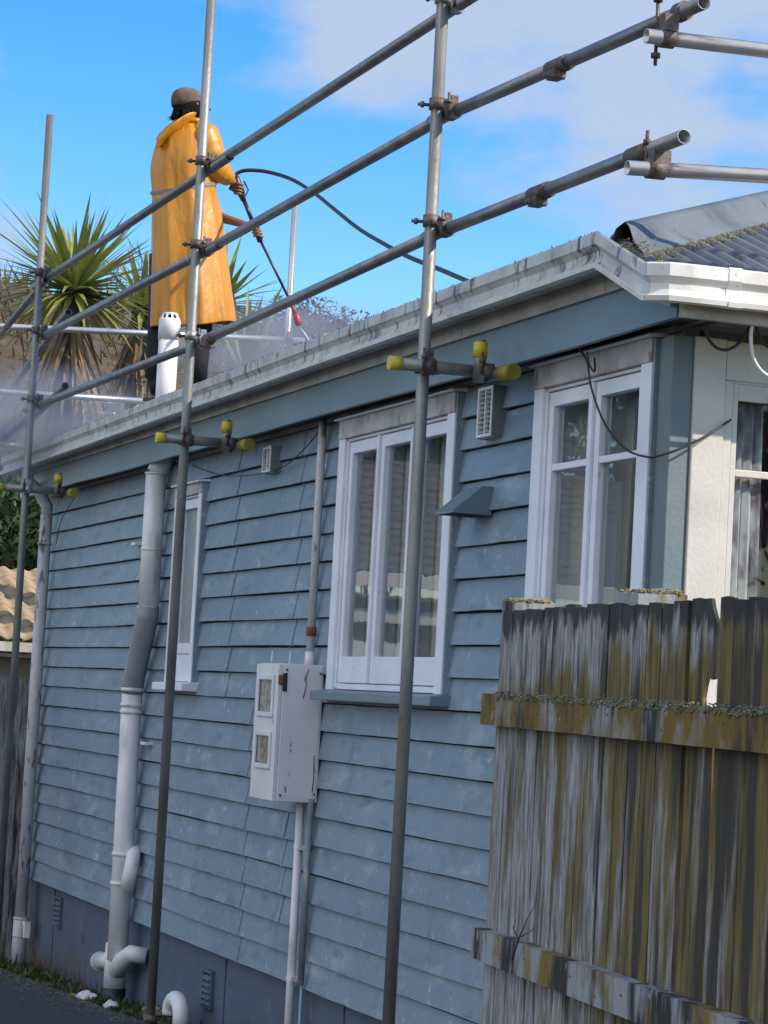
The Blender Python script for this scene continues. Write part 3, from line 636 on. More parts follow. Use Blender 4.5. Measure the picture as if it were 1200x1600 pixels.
# ---- vents on the wall
def louvre(px, py, w, h, n, m, tilt=0):
    p = oy(px, py, -.03); v = MB(); x0, x1, z0, z1 = p.x-w/2, p.x+w/2, p.z-h/2, p.z+h/2; yo = -.075
    v.box((x0, yo, z0), (x0+.014, -.0, z1)); v.box((x1-.014, yo, z0), (x1, -.0, z1)); v.box((x0+.014, yo, z0), (x1-.014, 0, z0+.012)); v.box((x0+.014, yo, z1-.012), (x1-.014, 0, z1)); v.box(((x0+x1)/2-.005, yo+.002, z0+.012), ((x0+x1)/2+.005, yo+.02, z1-.012))
    for i in range(n):
        z = z0+.012+(h-.024)*(i+.25)/n
        v.hexa([(x0+.014, yo+.001, z), (x1-.014, yo+.001, z), (x1-.014, yo+.006, z), (x0+.014, yo+.006, z), (x0+.014, yo+.02, z+.010), (x1-.014, yo+.02, z+.010), (x1-.014, yo+.025, z+.010), (x0+.014, yo+.025, z+.010)])
    o = v.build('wall_vent', m, HOUSE); MB().box((x0-.003, -.068, z0-.003), (x0-.0005, 0, z1+.003)).build('vent_side', M['cornerblue'], o); MB().box((x1+.0005, -.072, z0-.003), (x1+.004, 0, z1+.003)).build('vent_side', M['cornerblue'], o)
    MB().box((x0+.014, yo+.03, z0+.012), (x1-.014, yo+.035, z1-.012)).build('vent_opening', M['dark'], o); return o
louvre(773, 645, .155, .20, 9, M['boxwhite']); louvre(429, 719, .14, .13, 6, M['boxwhite'])
# sloping metal cowl
a = oy(764, 805, -.03); cw_ = MB(); x0, x1 = a.x-.20, a.x+.0; zt, zb = a.z+.115, a.z+.0; yo = -.185
cw_.add([(x0, -.02, zb), (x1, -.02, zb), (x1, yo, zb), (x0, yo, zb), (x0, -.02, zt), (x1, -.02, zt), (x0, yo, zb+.008), (x1, yo, zb+.008), (x0, -.06, zt), (x1, -.06, zt)],
        [(4, 8, 9, 5), (8, 6, 7, 9), (0, 3, 6, 8, 4), (1, 5, 9, 7, 2), (3, 2, 7, 6), (0, 4, 5, 1)])
C_ = cw_.build('vent_cowl', M['fasciablue'], HOUSE); sm = C_.modifiers.new('s', 'SOLIDIFY'); sm.thickness = .003
# ================================================================ pipes on the house
def collar(m, p, d, r, h): d = Vector(d).normalized(); return m.tube(Vector(p)-d*h/2, Vector(p)+d*h/2, r, n=20)
Rs = .061
u0 = oy(247, 740, -.095); ux = oy(240, 830, -.095).x
top = Vector((ux, -.10, 3.30)); a1 = oy(233, 955, -.10); a1.x = ux+.005; a2 = oy(207, 1075, -.105); a3 = oy(183, 1500, -.105)
pm = MB(); pm.tube((ux, -.10, 3.20), a1, Rs); e1 = (a2-a1)
pm.poly([a1, a1+Vector((0, 0, -.02))+e1*.04], Rs)
pm.tube(a2+Vector((0, 0, .0)), (a3.x, a3.y, a3.z), Rs)
for z in (u0.z-.0, a1.z+.36, a1.z+.02): collar(pm, (ux, -.10, z), (0, 0, 1), Rs+.005, .012)
for z in (a2.z-.01, a2.z-.10, a2.z-.14, 1.22-.25, .80): collar(pm, (a3.x+(a2.x-a3.x)*max(0, (z-a3.z)/(a2.z-a3.z)), a3.y, z), (0, 0, 1), Rs+.006, .022)
SP = pm.build('drain_pipe', M['pvc'], HOUSE)
MB().tube((ux, -.10, 3.20), (ux, -.03, 3.34), Rs-.001).build('pipe_bend', M['pvc'], SP)
MB().poly([a1+Vector((0, 0, .03)), a1-Vector((0, 0, .02))+e1*.03, a2-e1*.03+Vector((0, 0, .02)), a2-Vector((0, 0, .03))], Rs+.004, n=20).build('pipe_bend', M['pvcgrey'], SP, label='grey slanting section of drain pipe')
jn = MB(); jc = Vector((a3.x+.0, a3.y, .98)); 
jp = oy(207, 1340, -.07)
jn.poly([oy(197, 1390, -.11), oy(203, 1365, -.10), oy(208, 1340, -.08), oy(212, 1328, -.03), oy(216, 1332, .0)], [.04, .042, .042, .038, .034], n=14); jn.build('branch_junction', M['pvc'], SP)
yb = oy(181, 1500, -.10); jn = MB(); jn.tube(yb+Vector((0, 0, .10)), yb-Vector((0, 0, .16)), Rs+.004)
lft = oy(157, 1502, -.12); jn.tube(yb, (lft.x, lft.y, lft.z), .052); jn.tube(lft, lft+(lft-yb).normalized()*.02, .058)
rgt = oy(205, 1490, -.08); jn.poly([yb-Vector((0, 0, .08)), (yb+rgt)/2-Vector((0, 0, .02)), rgt, rgt+Vector((.02, .08, -.01))], [.055, .055, .05, .048], n=16)
jn.build('branch_junction', M['pvc'], SP)
MB().tube(yb-Vector((0, 0, .16)), yb-Vector((0, 0, .34)), Rs+.008).build('rubber_sleeve', M['black'], SP)
for (px, py) in ((207, 850), (222, 1161)):
    q = oy(px, py, -.06); MB().box((q.x-.02, q.y-.005, q.z-.008), (q.x+.08, q.y+.06, q.z+.008)).build('pipe_bracket', M['pvc'], SP)
# vent pipe standing through the roof edge
vb = Vector((ux+.0, .02, 3.50)); vtop = oy(266, 492, .02)
VP = MB().tube((vtop.x, .02, 3.45), (vtop.x, .02, vtop.z-.14), .060, n=24).build('vent_pipe', M['pvcwhite'], HOUSE, label='white vent pipe rising above the gutter with slotted cap')
vc = MB(); vc.lathe([(.064, -.15), (.066, -.15), (.066, -.035), (.060, -.025)], (vtop.x, .02, vtop.z), n=24)
vc.lathe([(.046, -.004), (.046, .010), (.02, .014)], (vtop.x, .02, vtop.z), n=24)
for i in range(10):
    a = 2*math.pi*i/10; d = Vector((math.cos(a), math.sin(a), 0)); vc.bar(Vector((vtop.x, .02, vtop.z-.027))+d*.059, Vector((vtop.x, .02, vtop.z+.004))+d*.043, .012, .006)
vc.build('vent_cap', M['pvcwhite'], VP); MB().lathe([(.05, -.03), (.038, .0)], (vtop.x, .02, vtop.z), n=16).build('vent_opening', M['dark'], VP)

# rain downpipe at the far corner
dp = MB(); t = oy(72, 805, -.09); q = oy(33, 1440, -.09); bt = oy(29, 1512, -.09); xx = (t.x+q.x)/2
dp.tube((xx, -.09, t.z), (xx, -.09, q.z), .043); dp.tube((xx, -.09, q.z+.03), (xx, -.09, q.z-.33), .050, n=18)
dp.poly([(xx, -.09, t.z-.02), (xx, -.09, t.z+.06), (xx+.02, -.16, t.z+.16), (xx+.02, -.24, t.z+.23), (xx+.02, -.25, 3.45)], .043, n=16)
for z in (t.z-.2, q.z+.02, q.z-.10): collar(dp, (xx, -.09, z), (0, 0, 1), .052, .014)
DP = dp.build('downpipe', M['flake'], HOUSE)
MB().box((xx-.0, -.085, q.z-.02), (xx+.13, -.055, q.z+.01)).box((xx+.10, -.09, q.z-.10), (xx+.14, -.05, q.z+.01)).build('pipe_bracket', M['pvc'], DP)
# mains conduit down to the meter box
t = oy(502, 672, -.05); q = oy(489, 1035, -.05); xx = (t.x+q.x)/2
mc = MB(); mc.tube((xx, -.055, 3.30), (xx, -.055, q.z-.03), .020); MC = mc.build('mains_conduit', M['flake'], HOUSE)
r_ = oy(492, 987, -.05); MB().tube((xx, -.055, r_.z-.022), (xx, -.055, r_.z+.022), .025).build('pipe_clip', M['rust'], MC)
MB().tube((xx, -.055, q.z-.02), (xx, -.055, q.z+.05), .024).build('conduit_socket', M['pvc'], MC)

# ================================================================ meter box
bx0 = oy(397, 1150, -.235).x; z1 = oy(432, 1036, -.235).z; z0 = oy(430, 1253, -.235).z; bx1 = oy(433, 1150, -.235).x; 
yo = -.235
BX = empty('meter_box', ((bx0+bx1)/2, 0, z0), 'white painted electricity meter box with two clouded windows fixed to the weatherboards', 'meter box')
MB().box((bx0, yo+.012, z0), (bx1, -.022, z1)).build('box_body', M['boxwhite'], BX, bevel=.006)
dr = MB(); w1 = [(bx0+.055, bx1-.075)]; 
zc = [z1-.155, z0+.235]; xa, xb = bx0+.06, bx1-.075
dr.box((bx0+.003, yo-.006, z0+.004), (xa, yo+.010, z1-.004)); dr.box((xb, yo-.006, z0+.004), (bx1-.003, yo+.010, z1-.004))
zz = [z0+.004, zc[1]-.075, zc[1]+.075, zc[0]-.085, zc[0]+.085, z1-.004]
for k in (0, 2, 4): dr.box((xa, yo-.006, zz[k]), (xb, yo+.010, zz[k+1]))
DR = dr.build('box_door', M['boxwhite'], BX)
for k in (1, 3):
    m = MB()
    for (a, c) in (((xa-.012, zz[k]-.012), (xa+.010, zz[k+1]+.012)), ((xb-.010, zz[k]-.012), (xb+.012, zz[k+1]+.012)), ((xa+.01, zz[k]-.012), (xb-.01, zz[k]+.010)), ((xa+.01, zz[k+1]-.010), (xb-.01, zz[k+1]+.012))):
        m.box((a[0], yo-.016, a[1]), (c[0], yo-.0065, c[1]))
    m.build('window_rim', M['boxwhite'], DR, bevel=.003)
    MB().box((xa+.0, yo-.004, zz[k]), (xb, yo-.001, zz[k+1])).build('meter_window', M['meterglass'], DR)
sb_ = MB(); sb_.poly([(bx1+.0045, -.10, z1-.02), (bx1+.0045, -.112, z1-.06), (bx1+.0045, -.108, z1-.10), (bx1+.0045, -.12, z1-.16)], .0022, n=5); sb_.build('paint_crack', M['rust'], BX); sb_ = MB(); sb_.poly([(bx1+.004, -.05, z0+.22), (bx1+.004, -.046, z0+.12), (bx1+.004, -.05, z0+.05)], .002, n=5); sb_.build('paint_crack', M['black'], BX)
for (yy, zz_) in ((yo+.03, z1-.03), (yo+.03, z0+.03), (-.04, z1-.04), (-.04, z0+.04)): MB().tube((bx1+.001, yy, zz_), (bx1+.005, yy, zz_), .006, n=8).build('screw', M['rust'], BX)
MB().box((bx1-.002, yo-.009, z1-.10), (bx1+.006, yo+.03, z1-.055)).build('latch', M['rust'], BX)
MB().box((bx1+.0005, -.20, z0+.02), (bx1+.0025, -.035, z1-.02)).build('side_panel', M['boxwhite'], BX)
MB().box((bx1+.003, yo+.012, z1-.13), (bx1+.007, yo+.032, z1-.045)).build('latch_plate', M['black'], BX)
for (px, py) in ((425, 1030), (453, 1030)):
    q = oy(px, py, -.18); MB().lathe([(.006, 0), (.004, .025), (.002, .06)], (min(q.x, bx1-.02), q.y, z1)).build('fixing_pin', M['pvc'], BX)
# conduits below the box
c1 = MB(); t = oy(467, 1260, -.07); q = oy(450, 1600, -.07); xx = (t.x+q.x)/2; c1.tube((xx, -.065, z0+.02), (xx, -.065, .0), .020); 
G = 'conduits under the meter box'
C1 = tag(c1.build('conduit', M['pvc']), 'pale white conduit running from the meter box down to the ground', 'conduit', G)
for py in (1323, 1532): q = oy(464, py, -.065); MB().box((xx-.03, -.08, q.z-.010), (xx+.05, -.02, q.z+.010)).build('pipe_clip', M['pvc'], C1)
t = oy(481, 1262, -.05); q = oy(474, 1540, -.05); x2 = (t.x+q.x)/2; c2 = MB(); c2.tube((x2, -.05, z0+.02), (x2, -.05, q.z), .015)
C2 = tag(c2.build('conduit', M['copper']), 'thinner blue painted conduit right beside the pale one below the meter box', 'conduit', G)
MB().tube((x2, -.045, q.z), (x2, -.045, -.05), .007).build('cable', mat('light_blue_cable', (.25, .42, .45), (.2, .35, .4), .5), C2)
x3 = x2-.045; tag(MB().tube((x3, -.045, z0+.02), (x3, -.045, .75), .009).build('conduit', M['copper']), 'thinnest conduit between the two larger ones below the meter box', 'conduit', G)

# gully bend on the ground
gb = oy(275, 1575, -.14); gg = MB(); r = .045; c = gb+Vector((0, 0, -.03))
pts = [c+Vector((.11*math.cos(a), 0, .075*math.sin(a))) for a in [math.pi*k/10 for k in range(11)]]
gg.poly([pts[0]-Vector((0, 0, .12))]+pts+[pts[-1]-Vector((0, 0, .02))], r, n=16); GB = tag(gg.build('gully_pipe', M['pvcwhite']), 'curved white plastic drain bend at the foot of the wall', 'pipe')
MB().tube(pts[-1]-Vector((0, 0, .021)), pts[-1]-Vector((0, 0, .026)), r-.008).build('pipe_opening', M['dark'], GB)
MB().tube(c+Vector((.10, -.01, -.32)), c+Vector((.10, -.01, -.06)), .055).tube(c+Vector((.02, -.02, -.10)), c+Vector((.14, 0, -.12)), .05).build('pipe_socket', M['boxwhite'], GB)

# ================================================================ wires
def wire(name, m, pts, r, label, cat='cable', group=None, sub=8):
    P = [Vector(p) for p in pts]; out = []
    for i in range(len(P)-1):
        p0 = P[max(i-1, 0)]; p1 = P[i]; p2 = P[i+1]; p3 = P[min(i+2, len(P)-1)]
        for k in range(sub):
            t = k/sub; out.append(.5*((2*p1)+(p2-p0)*t+(2*p0-5*p1+4*p2-p3)*t*t+(3*p1-p0-3*p2+p3)*t*t*t))
    out.append(P[-1]); return tag(MB().poly(out, r, n=8).build(name, m), label, cat, group)
G = 'thin cables hanging around the house corner'
wire('cable', M['wireblack'], [oy(905, 545, -.14), oy(917, 565, -.11), oy(925, 610, -.10), oy(945, 662, -.10), oy(975, 700, -.11), oy(1012, 714, -.12)]+[ox(1040, 709, XC+.05), ox(1070, 698, XC+.06), ox(1105, 680, XC+.06), ox(1142, 656, XC+.03)], .0042, 'long black cable looping from the eave across the near window to the front wall', 'cable', G)
wire('cable', M['wireblack'], [oy(917, 550, -.13), oy(921, 570, -.12), oy(929, 580, -.11), oy(929, 560, -.13)], .004, 'short black cable loop tucked above the near window head', 'cable', G)
wire('cable', M['wireblack'], [ox(1140, 481, XC+.25), ox(1110, 500, XC+.22), ox(1103, 520, XC+.2), ox(1118, 542, XC+.18), ox(1138, 546, XC+.18), ox(1160, 530, XC+.2), ox(1175, 500, XC+.22), ox(1180, 484, XC+.25)], .0055, 'drooping black cable loop under the sunlit front gutter', 'cable', G)
wire('cable', M['wireblack'], [ox(1180, 486, XC+.25), ox(1182, 510, XC+.22), ox(1192, 535, XC+.2), ox(1215, 550, XC+.2)], .006, 'black cable bundle leaving the frame beside the white cable', 'cable', G)
wire('cable', M['wirewhite'], [ox(1178, 482, XC+.26), ox(1186, 488, XC+.26), ox(1174, 515, XC+.24), ox(1176, 555, XC+.23), ox(1190, 580, XC+.22), ox(1215, 595, XC+.2)], .0065, 'white cable hanging below the front gutter', 'cable', G)
wire('cable', M['wireblack'], [oy(300, 727, -.06), oy(345, 742, -.06), oy(395, 742, -.06), oy(440, 731, -.05), oy(475, 702, -.06), oy(500, 672, -.07)], .003, 'thin black cable sagging between the bathroom window and mains conduit', 'cable', G)
wire('cable', M['wireblack'], [oy(130, 765, -.1), oy(112, 785, -.08), oy(95, 815, -.06), oy(88, 850, -.05)], .003, 'thin black cable at the far end of the wall below the eave', 'cable', G)

# ================================================================ scaffold
SC = empty('scaffold', (-12.6, -.45, .2), 'galvanised tube scaffold with clamped rails and yellow tube caps along the blue wall', 'scaffold')
RT_ = .0242
def std(x, y, z0, z1, m='galv'): return MB().tube((x, y, z0), (x, y, z1), RT_, n=20, wall=.0035).build('standard', M[m], SC)
def led(p0, p1, m='galvlight', name='ledger', parent=None): return MB().tube(p0, p1, RT_, n=20, wall=.0035).build(name, M[m], parent or SC)
SX = [-16.54, -12.600, -9.14]
std(SX[0], -.45, .0, 5.688); std(SX[1], -.45, .30, 6.6); std(SX[2], -.45, .0, 4.86)
MB().tube((SX[1], -.45, .10), (SX[1], -.45, .31), .017).tube((SX[1], -.45, .27), (SX[1], -.45, .315), .035).tube((SX[1]-.05, -.45, .30), (SX[1]+.05, -.45, .30), .010).box((SX[1]-.08, -.53, .09), (SX[1]+.08, -.37, .105)).build('base_jack', M['coupler'], SC)
MB().box((SX[1]-.16, -.60, .05), (SX[1]+.20, -.33, .089)).build('sole_board', M['bark'], SC)
ZA, ZB_, ZC = 4.632, 4.205, 3.765
YL = -.398
def seg(x0, z0, x1, z1, y0=YL, y1=YL): return led((x0, y0, z0), (x1, y1, z1))
# middle runs, each bay its own tube
seg(-16.95, 4.600, -12.25, 4.628); seg(-12.78, 4.640, -8.50, 4.640, YL-.0, YL+.0)
seg(-16.75, 4.222, -12.35, 4.195); seg(-12.90, 4.198, -9.10, 4.222)
seg(-16.95, 3.765, -12.45, 3.722); seg(-12.50, 3.726, -9.13, 3.765)
# tubes running on towards the camera, turned slightly in over the roof
B0 = Vector((-9.33, -.40, 4.228)); B1 = Vector((-7.28, -.245, 4.232)); C0 = Vector((-9.33, -.40, 3.766)); C1_ = Vector((-7.215, -.325, 3.773))
led(B0, B0+(B1-B0)*.52); led(B0+(B1-B0)*.521, B1); led(C0, C0+(C1_-C0)*.50); led(C0+(C1_-C0)*.501, C1_)
def sleeve(p, d, lump=True):
    d = Vector(d).normalized(); m = MB().tube(Vector(p)-d*.07, Vector(p)+d*.07, .0295, n=18); 
    if lump: m.box(Vector(p)+Vector((-.045, -.030, -.048)), Vector(p)+Vector((.03, .015, -.015))); m.tube(Vector(p)+Vector((-.02, -.05, -.035)), Vector(p)+Vector((-.02, .03, -.035)), .009, n=8)
    return m.build('sleeve_coupler', M['coupler'], SC)
sleeve(B0+(B1-B0)*.52, B1-B0); sleeve(C0+(C1_-C0)*.50, C1_-C0); sleeve((-12.42, YL, 3.725), (1, 0, 0)); sleeve(C0+(C1_-C0)*.86, C1_-C0, False)
def coupler(p, ax1, p2, ax2, new=False, bolt=Vector((-.25, -1, 0))):
    p = Vector(p); p2 = Vector(p2); a1 = Vector(ax1).normalized(); a2 = Vector(ax2).normalized(); m = MB()
    m.tube(p-a1*.022, p+a1*.022, .0325, n=16); m.tube(p2-a2*.024, p2+a2*.024, .0325, n=16); m.tube(p, p2, .020, n=8)
    side = a1.cross(p2-p).normalized(); m.box(p+side*.022+Vector((-.012, -.012, -.02)), p+side*.052+Vector((.012, .012, .02))); m.box(p2+a1*.02+Vector((-.018, -.014, 0)), p2+a1*.055+Vector((.018, .014, .006)))
    c = m.build('coupler', M['couplernew' if new else 'coupler'], SC)
    bd = bolt.normalized(); B2 = MB(); b_ = MB(); s_ = p+bd*.015+Vector((-.02, 0, .0)); b_.tube(s_, s_+bd*.055, .0065, n=8); b_.tube(s_+bd*.030, s_+bd*.044, .013, n=6)
    q = p2+Vector((.0, -.03, .0)); B2.tube(q+Vector((.03, 0, -.02)), q+Vector((.03, 0, .065)), .006, n=8); B2.tube(q+Vector((.03, 0, .025)), q+Vector((.03, 0, .038)), .012, n=6); B2.build('bolt', M['coupler'], c)
    b_.build('bolt', M['coupler'], c); return c
for i, x in enumerate(SX):
    for k, z in enumerate((4.605 if i == 0 else 4.632 if i == 1 else 4.640, (4.221, 4.197, 4.222)[i], (3.764, 3.724, 3.765)[i])):
        coupler((x, -.45, z+.03), (0, 0, 1), (x+.035, YL, z), (1, 0, 0), new=(i == 2 and k == 0) or (i == 1 and k == 2))
# left continuation, turning away behind the house end
for (px, py, qx, qy, y) in ((72, 437, -60, 595, -.42), (107, 488, -60, 710, -.33), (102, 603, -60, 768, -.33)):
    a = oy(px, py, y); c = oz(qx, qy, a.z); led(a, c)
# transoms under the eave with yellow caps
def transom(pxo, pyo, xs, zt, ln_out, seed):
    yo, yi = -.45-ln_out, -.17; x = xs+.052
    T = led((x, yo, zt), (x, yi, zt), 'galv', 'transom')
    MB().tube((x, yo-.004, zt), (x, yo+.042, zt), .0272, n=18).build('end_cap', M['yellow'], T)
    coupler((xs, -.45, zt), (0, 0, 1), (x, -.45, zt+.0), (0, 1, 0), new=(seed == 2))
    # short inner ledger stub and upright with yellow caps
    c = coupler((x, -.225, zt), (0, 1, 0), (x+.055, -.235, zt), (0, 0, 1))
    U_ = led((x+.055, -.262, zt-.035), (x+.055, -.262, zt+.10), 'galv', 'stub_tube')
    MB().tube((x+.055, -.262, zt+.045), (x+.055, -.262, zt+.104), .0275, n=18).build('end_cap', M['yellow'], U_)
    K_ = led((x+.0, -.205, zt-.015), (x+.20, -.18, zt-.015), 'galv', 'stub_tube')
    MB().tube((x+.115, -.189, zt-.015), (x+.204, -.1795, zt-.015), .031, n=18).build('end_cap', M['olive'], K_)
transom(585, 570, SX[2], 3.226, .155, 0); transom(238, 688, SX[1], 3.213, .16, 1); transom(0, 762, SX[0], 3.198, .20, 2)
# bright cross tubes at the near end
xb = (B0+(B1-B0)*.93).x; p0 = ox(1010, 56, xb+.02); p1 = ox(1230, 83, xb+.02); p1 = p0+(p1-p0)*6; led(p0, p1, 'silver', 'cross_tube')
xc = (C0+(C1_-C0)*.90).x; q0 = ox(980, 262, xc+.03); q1 = ox(1230, 277, xc+.03); q1 = q0+(q1-q0)*6; led(q0, q1, 'silver', 'cross_tube')
pb = p0+(p1-p0).normalized()*.05
m = MB().tube(pb+Vector((-.03, 0, -.085)), pb+Vector((-.03, 0, .20)), .0065, n=8).tube(pb+Vector((-.03, 0, .125)), pb+Vector((-.03, 0, .14)), .017, n=6).tube(pb+Vector((-.03, 0, -.06)), pb+Vector((-.03, 0, -.045)), .017, n=6)
d_ = (p1-p0).normalized(); m.tube(pb+d_*-.0, pb+d_*.045, .0325, n=16); dB = (B1-B0).normalized(); qb = B0+(B1-B0)*.935; m.tube(qb-dB*.025, qb+dB*.02, .0325, n=16); m.box(pb+Vector((-.03, .0, .02)), pb+Vector((.03, .05, .075)))
m.build('coupler', M['coupler'], SC)
pb = q0+(q1-q0).normalized()*.10
m = MB().tube(pb+Vector((-.03, -.02, -.02)), pb+Vector((-.03, -.02, .13)), .0065, n=8).tube(pb+Vector((-.03, -.02, .085)), pb+Vector((-.03, -.02, .10)), .014, n=6); m.tube(pb-d_*.03, pb+d_*.03, .0325, n=16); m.box(pb+Vector((-.02, -.02, .0)), pb+Vector((.03, .04, .06)))
m.build('coupler', M['coupler'], SC)
# rear return of the scaffold beyond the far end of the roof
xr = -19.2
RS = SC
for (px, py, qx, qy) in ((-60, 507, 475, 532), (-60, 608, 262, 629), (-60, 690, 42, 697)):
    led(ox(px, py, xr), ox(qx, qy, xr), 'silver', 'cross_tube')
a = ox(461, 322, xr-.06); MB().tube((a.x, a.y, 2.6), a, RT_, n=16, wall=.0035).build('standard', M['silver'], SC)
coupler((a.x, a.y, ox(452, 530, xr).z), (0, 0, 1), (xr, a.y, ox(452, 530, xr).z), (0, 1, 0))

# ================================================================ near paling fence
FL = od(760, 1105, 8.0); FR = od(1200, 1143, 5.92); FL.z = FR.z = 0
fd = (FR-FL).normalized(); fn = Vector((fd.y, -fd.x, 0)); 
if fn.y > 0: fn = -fn
def of(px, py, off=0.):
    r = ray(px, py); o = FL+fn*off; t = (o-CAM).dot(fn)/r.dot(fn); return CAM+r*t
def fs_(p): return (p-FL).dot(fd)
FE = empty('paling_fence', (FL.x, FL.y, 0), 'weathered grey wooden paling fence stained with olive moss in front of the near windows', 'fence')
def fpt(s, off, z): return Vector((FL.x, FL.y, 0))+fd*s+fn*off+Vector((0, 0, z))
s = fs_(of(789, 1000, -.045)); i = 0; nearx = fs_(of(1120, 1000, -.045))
s_end = s+4.6
gap_done = False
while s < s_end:
    wd = random.uniform(.088, .102); th = .010 if abs(s+.047-nearx) < .14 else .017; off = -.045+random.uniform(-.004, .004)
    zt = 2.252+random.uniform(-.005, .005)-.004*s; tl = random.uniform(-.004, .004)
    
    e = s+wd; nick = abs(e-nearx) < .055 and not gap_done
    def ring(o_):
        if nick: pts = [(s, .25), (e-.003, .25), (e-.003, 1.93), (e-.072, 1.965), (e-.078, 2.0), (e-.066, 2.035), (e-.052, 2.062), (e-.03, 2.045), (e-.004, 2.05), (e-.003, 2.185), (e-.02, 2.20), (e-.040, 2.225), (e-.052, zt), (s+tl, zt)]
        else: pts = [(s, .25), (e-.003, .25), (e-.003+tl, zt-random.uniform(0, .005)), ((s+e)/2, zt+random.uniform(-.003, .003)), (s+tl, zt)]
        return pts
    pts = ring(0); K = len(pts); m = MB()
    vs = [fpt(a, off+th/2, z) for a, z in pts]+[fpt(a, off-th/2, z) for a, z in pts]
    m.add(vs, [tuple(range(K)), tuple(reversed(range(K, 2*K)))]+[(k, k+K, (k+1) % K+K, (k+1) % K) for k in range(K)])
    m.build('paling', M['paling'], FE)
    if nick: gap_done = True; s += .006
    s = e+random.uniform(-.001, .003); i += 1
def rail(s0, s1, z0, z1, h, m, lich, th=.045, name='rail'):
    n = 40; vs = []; fs = []; r = MB()
    for k in range(n+1):
        t = k/n; a = s0+(s1-s0)*t; zc_ = z0+(z1-z0)*t; e = .002*nv(a*5, z0)
        vs += [fpt(a, -.034, zc_-h/2+e), fpt(a, -.034+th+e, zc_-h/2+e), fpt(a, -.034+th+e, zc_+h/2+.003*nv(a*14)), fpt(a, -.034, zc_+h/2)]
    for k in range(n):
        for j in range(4): a = k*4; fs.append((a+j, a+4+j, a+4+(j+1) % 4, a+(j+1) % 4))
    fs += [(0, 1, 2, 3), (4*n+3, 4*n+2, 4*n+1, 4*n)]
    R_ = r.add(vs, fs).build(name, m, FE)
    if lich:
        pts = []
        for k in range(2600):
            a = random.uniform(s0+.12, s1); zc_ = z0+(z1-z0)*(a-s0)/(s1-s0)
            if nv(a*6, 3) > -.12: pts.append(fpt(a, random.uniform(-.03, .020), zc_+h/2+random.gauss(.002, .004)))
        for k in range(2400):
            a = random.uniform(s0+.15, s1); zc_ = z0+(z1-z0)*(a-s0)/(s1-s0); dr_ = .016+.014*nv(a*18, 1)
            pts.append(fpt(a, -.034+th+random.uniform(0, .004), zc_+h/2-random.random()*dr_))
        clumps(MB(), pts, .0014, .0045, .7).build('lichen', M['lichengrey'], R_)['kind'] = 'stuff'
    return R_
rt0 = of(752, 1107, .01); rt1 = of(1200, 1144, .01); k_ = (rt1.z-rt0.z)/(fs_(rt1)-fs_(rt0)); rail(fs_(rt0), fs_(rt0)+4.4, rt0.z, rt0.z+k_*4.4, .098, M['railmoss'], True)
r0 = of(737, 1472, .01); r1_ = of(1020, 1578, .01); k_ = (r1_.z-r0.z)/(fs_(r1_)-fs_(r0)); rail(fs_(r0), fs_(r0)+4.4, r0.z, r0.z+k_*4.4, .095, M['railgrey'], False)
for (px, wpx) in ((822, .10), (1013, .17), (1330, .15)):
    c = of(px, 950, -.12); s0 = fs_(c); m = MB(); h = 2.285
    vs = [fpt(s0-wpx/2, -.20, .2), fpt(s0+wpx/2, -.20, .2), fpt(s0+wpx/2, -.057, .2), fpt(s0-wpx/2, -.057, .2), fpt(s0-wpx/2, -.20, h+.02), fpt(s0+wpx/2, -.20, h-.005), fpt(s0+wpx/2, -.057, h-.01), fpt(s0-wpx/2, -.057, h)]
    P_ = m.hexa(vs).build('post', M['railgrey'], FE)
    pts = [fpt(s0+random.uniform(-wpx/2, wpx/2), random.uniform(-.19, -.06), h+random.uniform(-.005, .006)) for _ in range(600)]
    clumps(MB(), pts, .002, .006, .6).build('lichen', M['lichen'], P_)['kind'] = 'stuff'
tw = of(800, 1500, .03)
tag(MB().poly([tw, of(806, 1480, .03), of(812, 1462, .035), of(826, 1432, .04), of(841, 1405, .05)], [.0035, .003, .0028, .0016, .0008], n=6).poly([of(810, 1468, .035), of(802, 1450, .04), of(806, 1436, .045)], [.0022, .0018, .0008], n=6).poly([of(812, 1464, .035), of(828, 1456, .04), of(838, 1447, .045)], [.002, .0014, .0007], n=6).build('twig', M['bark']), 'dry forked twig caught on the lower fence rail', 'twig')
# nails on the rails
for q in range(12):
    for (z_, kk) in ((rt0.z, 0), (r0.z, 1)):
        a = fs_(rt0)+.14+q*.2; z = z_+random.uniform(-.02, .02)-(.010*a if kk else .006*a); MB().tube(fpt(a, .008, z), fpt(a, .0135, z), .0035, n=8).build('nail_head', M['rust'], FE)


# ================================================================ fence, house and hedge beyond the far corner
F2 = empty('paling_fence', (-18.25, -.6, 0), 'dull grey vertical board fence beyond the far house corner', 'fence')
y = -1.5
while y < .12:
    wd = random.uniform(.09, .13)
    MB().box((-18.26+random.uniform(-.01, .01), y, -.2), (-18.24, y+wd-.004, 1.97+random.uniform(-.02, .02))).build('paling', M['palinggrey'], F2); y += wd
MB().box((-18.30, -1.5, 1.6), (-18.265, -.03, 1.7)).build('rail', M['palinggrey'], F2)
NH = empty('neighbour_house', (-26, 0, 0), 'beige neighbour house with tan concrete tile roof behind the far fence', 'house')
xg = -24.0; zg = ox(20, 1018, xg).z
MB().box((xg-8, -1.5, -1.2), (xg-.45, 5, zg-.02)).build('wall', M['render'], NH)
MB().box((xg-.0, -2, zg-.0), (xg+.06, 5.4, zg+.09)).box((xg-.44, -2, zg-.05), (xg-.02, 5.4, zg-.02)).build('gutter', M['cream'], NH)
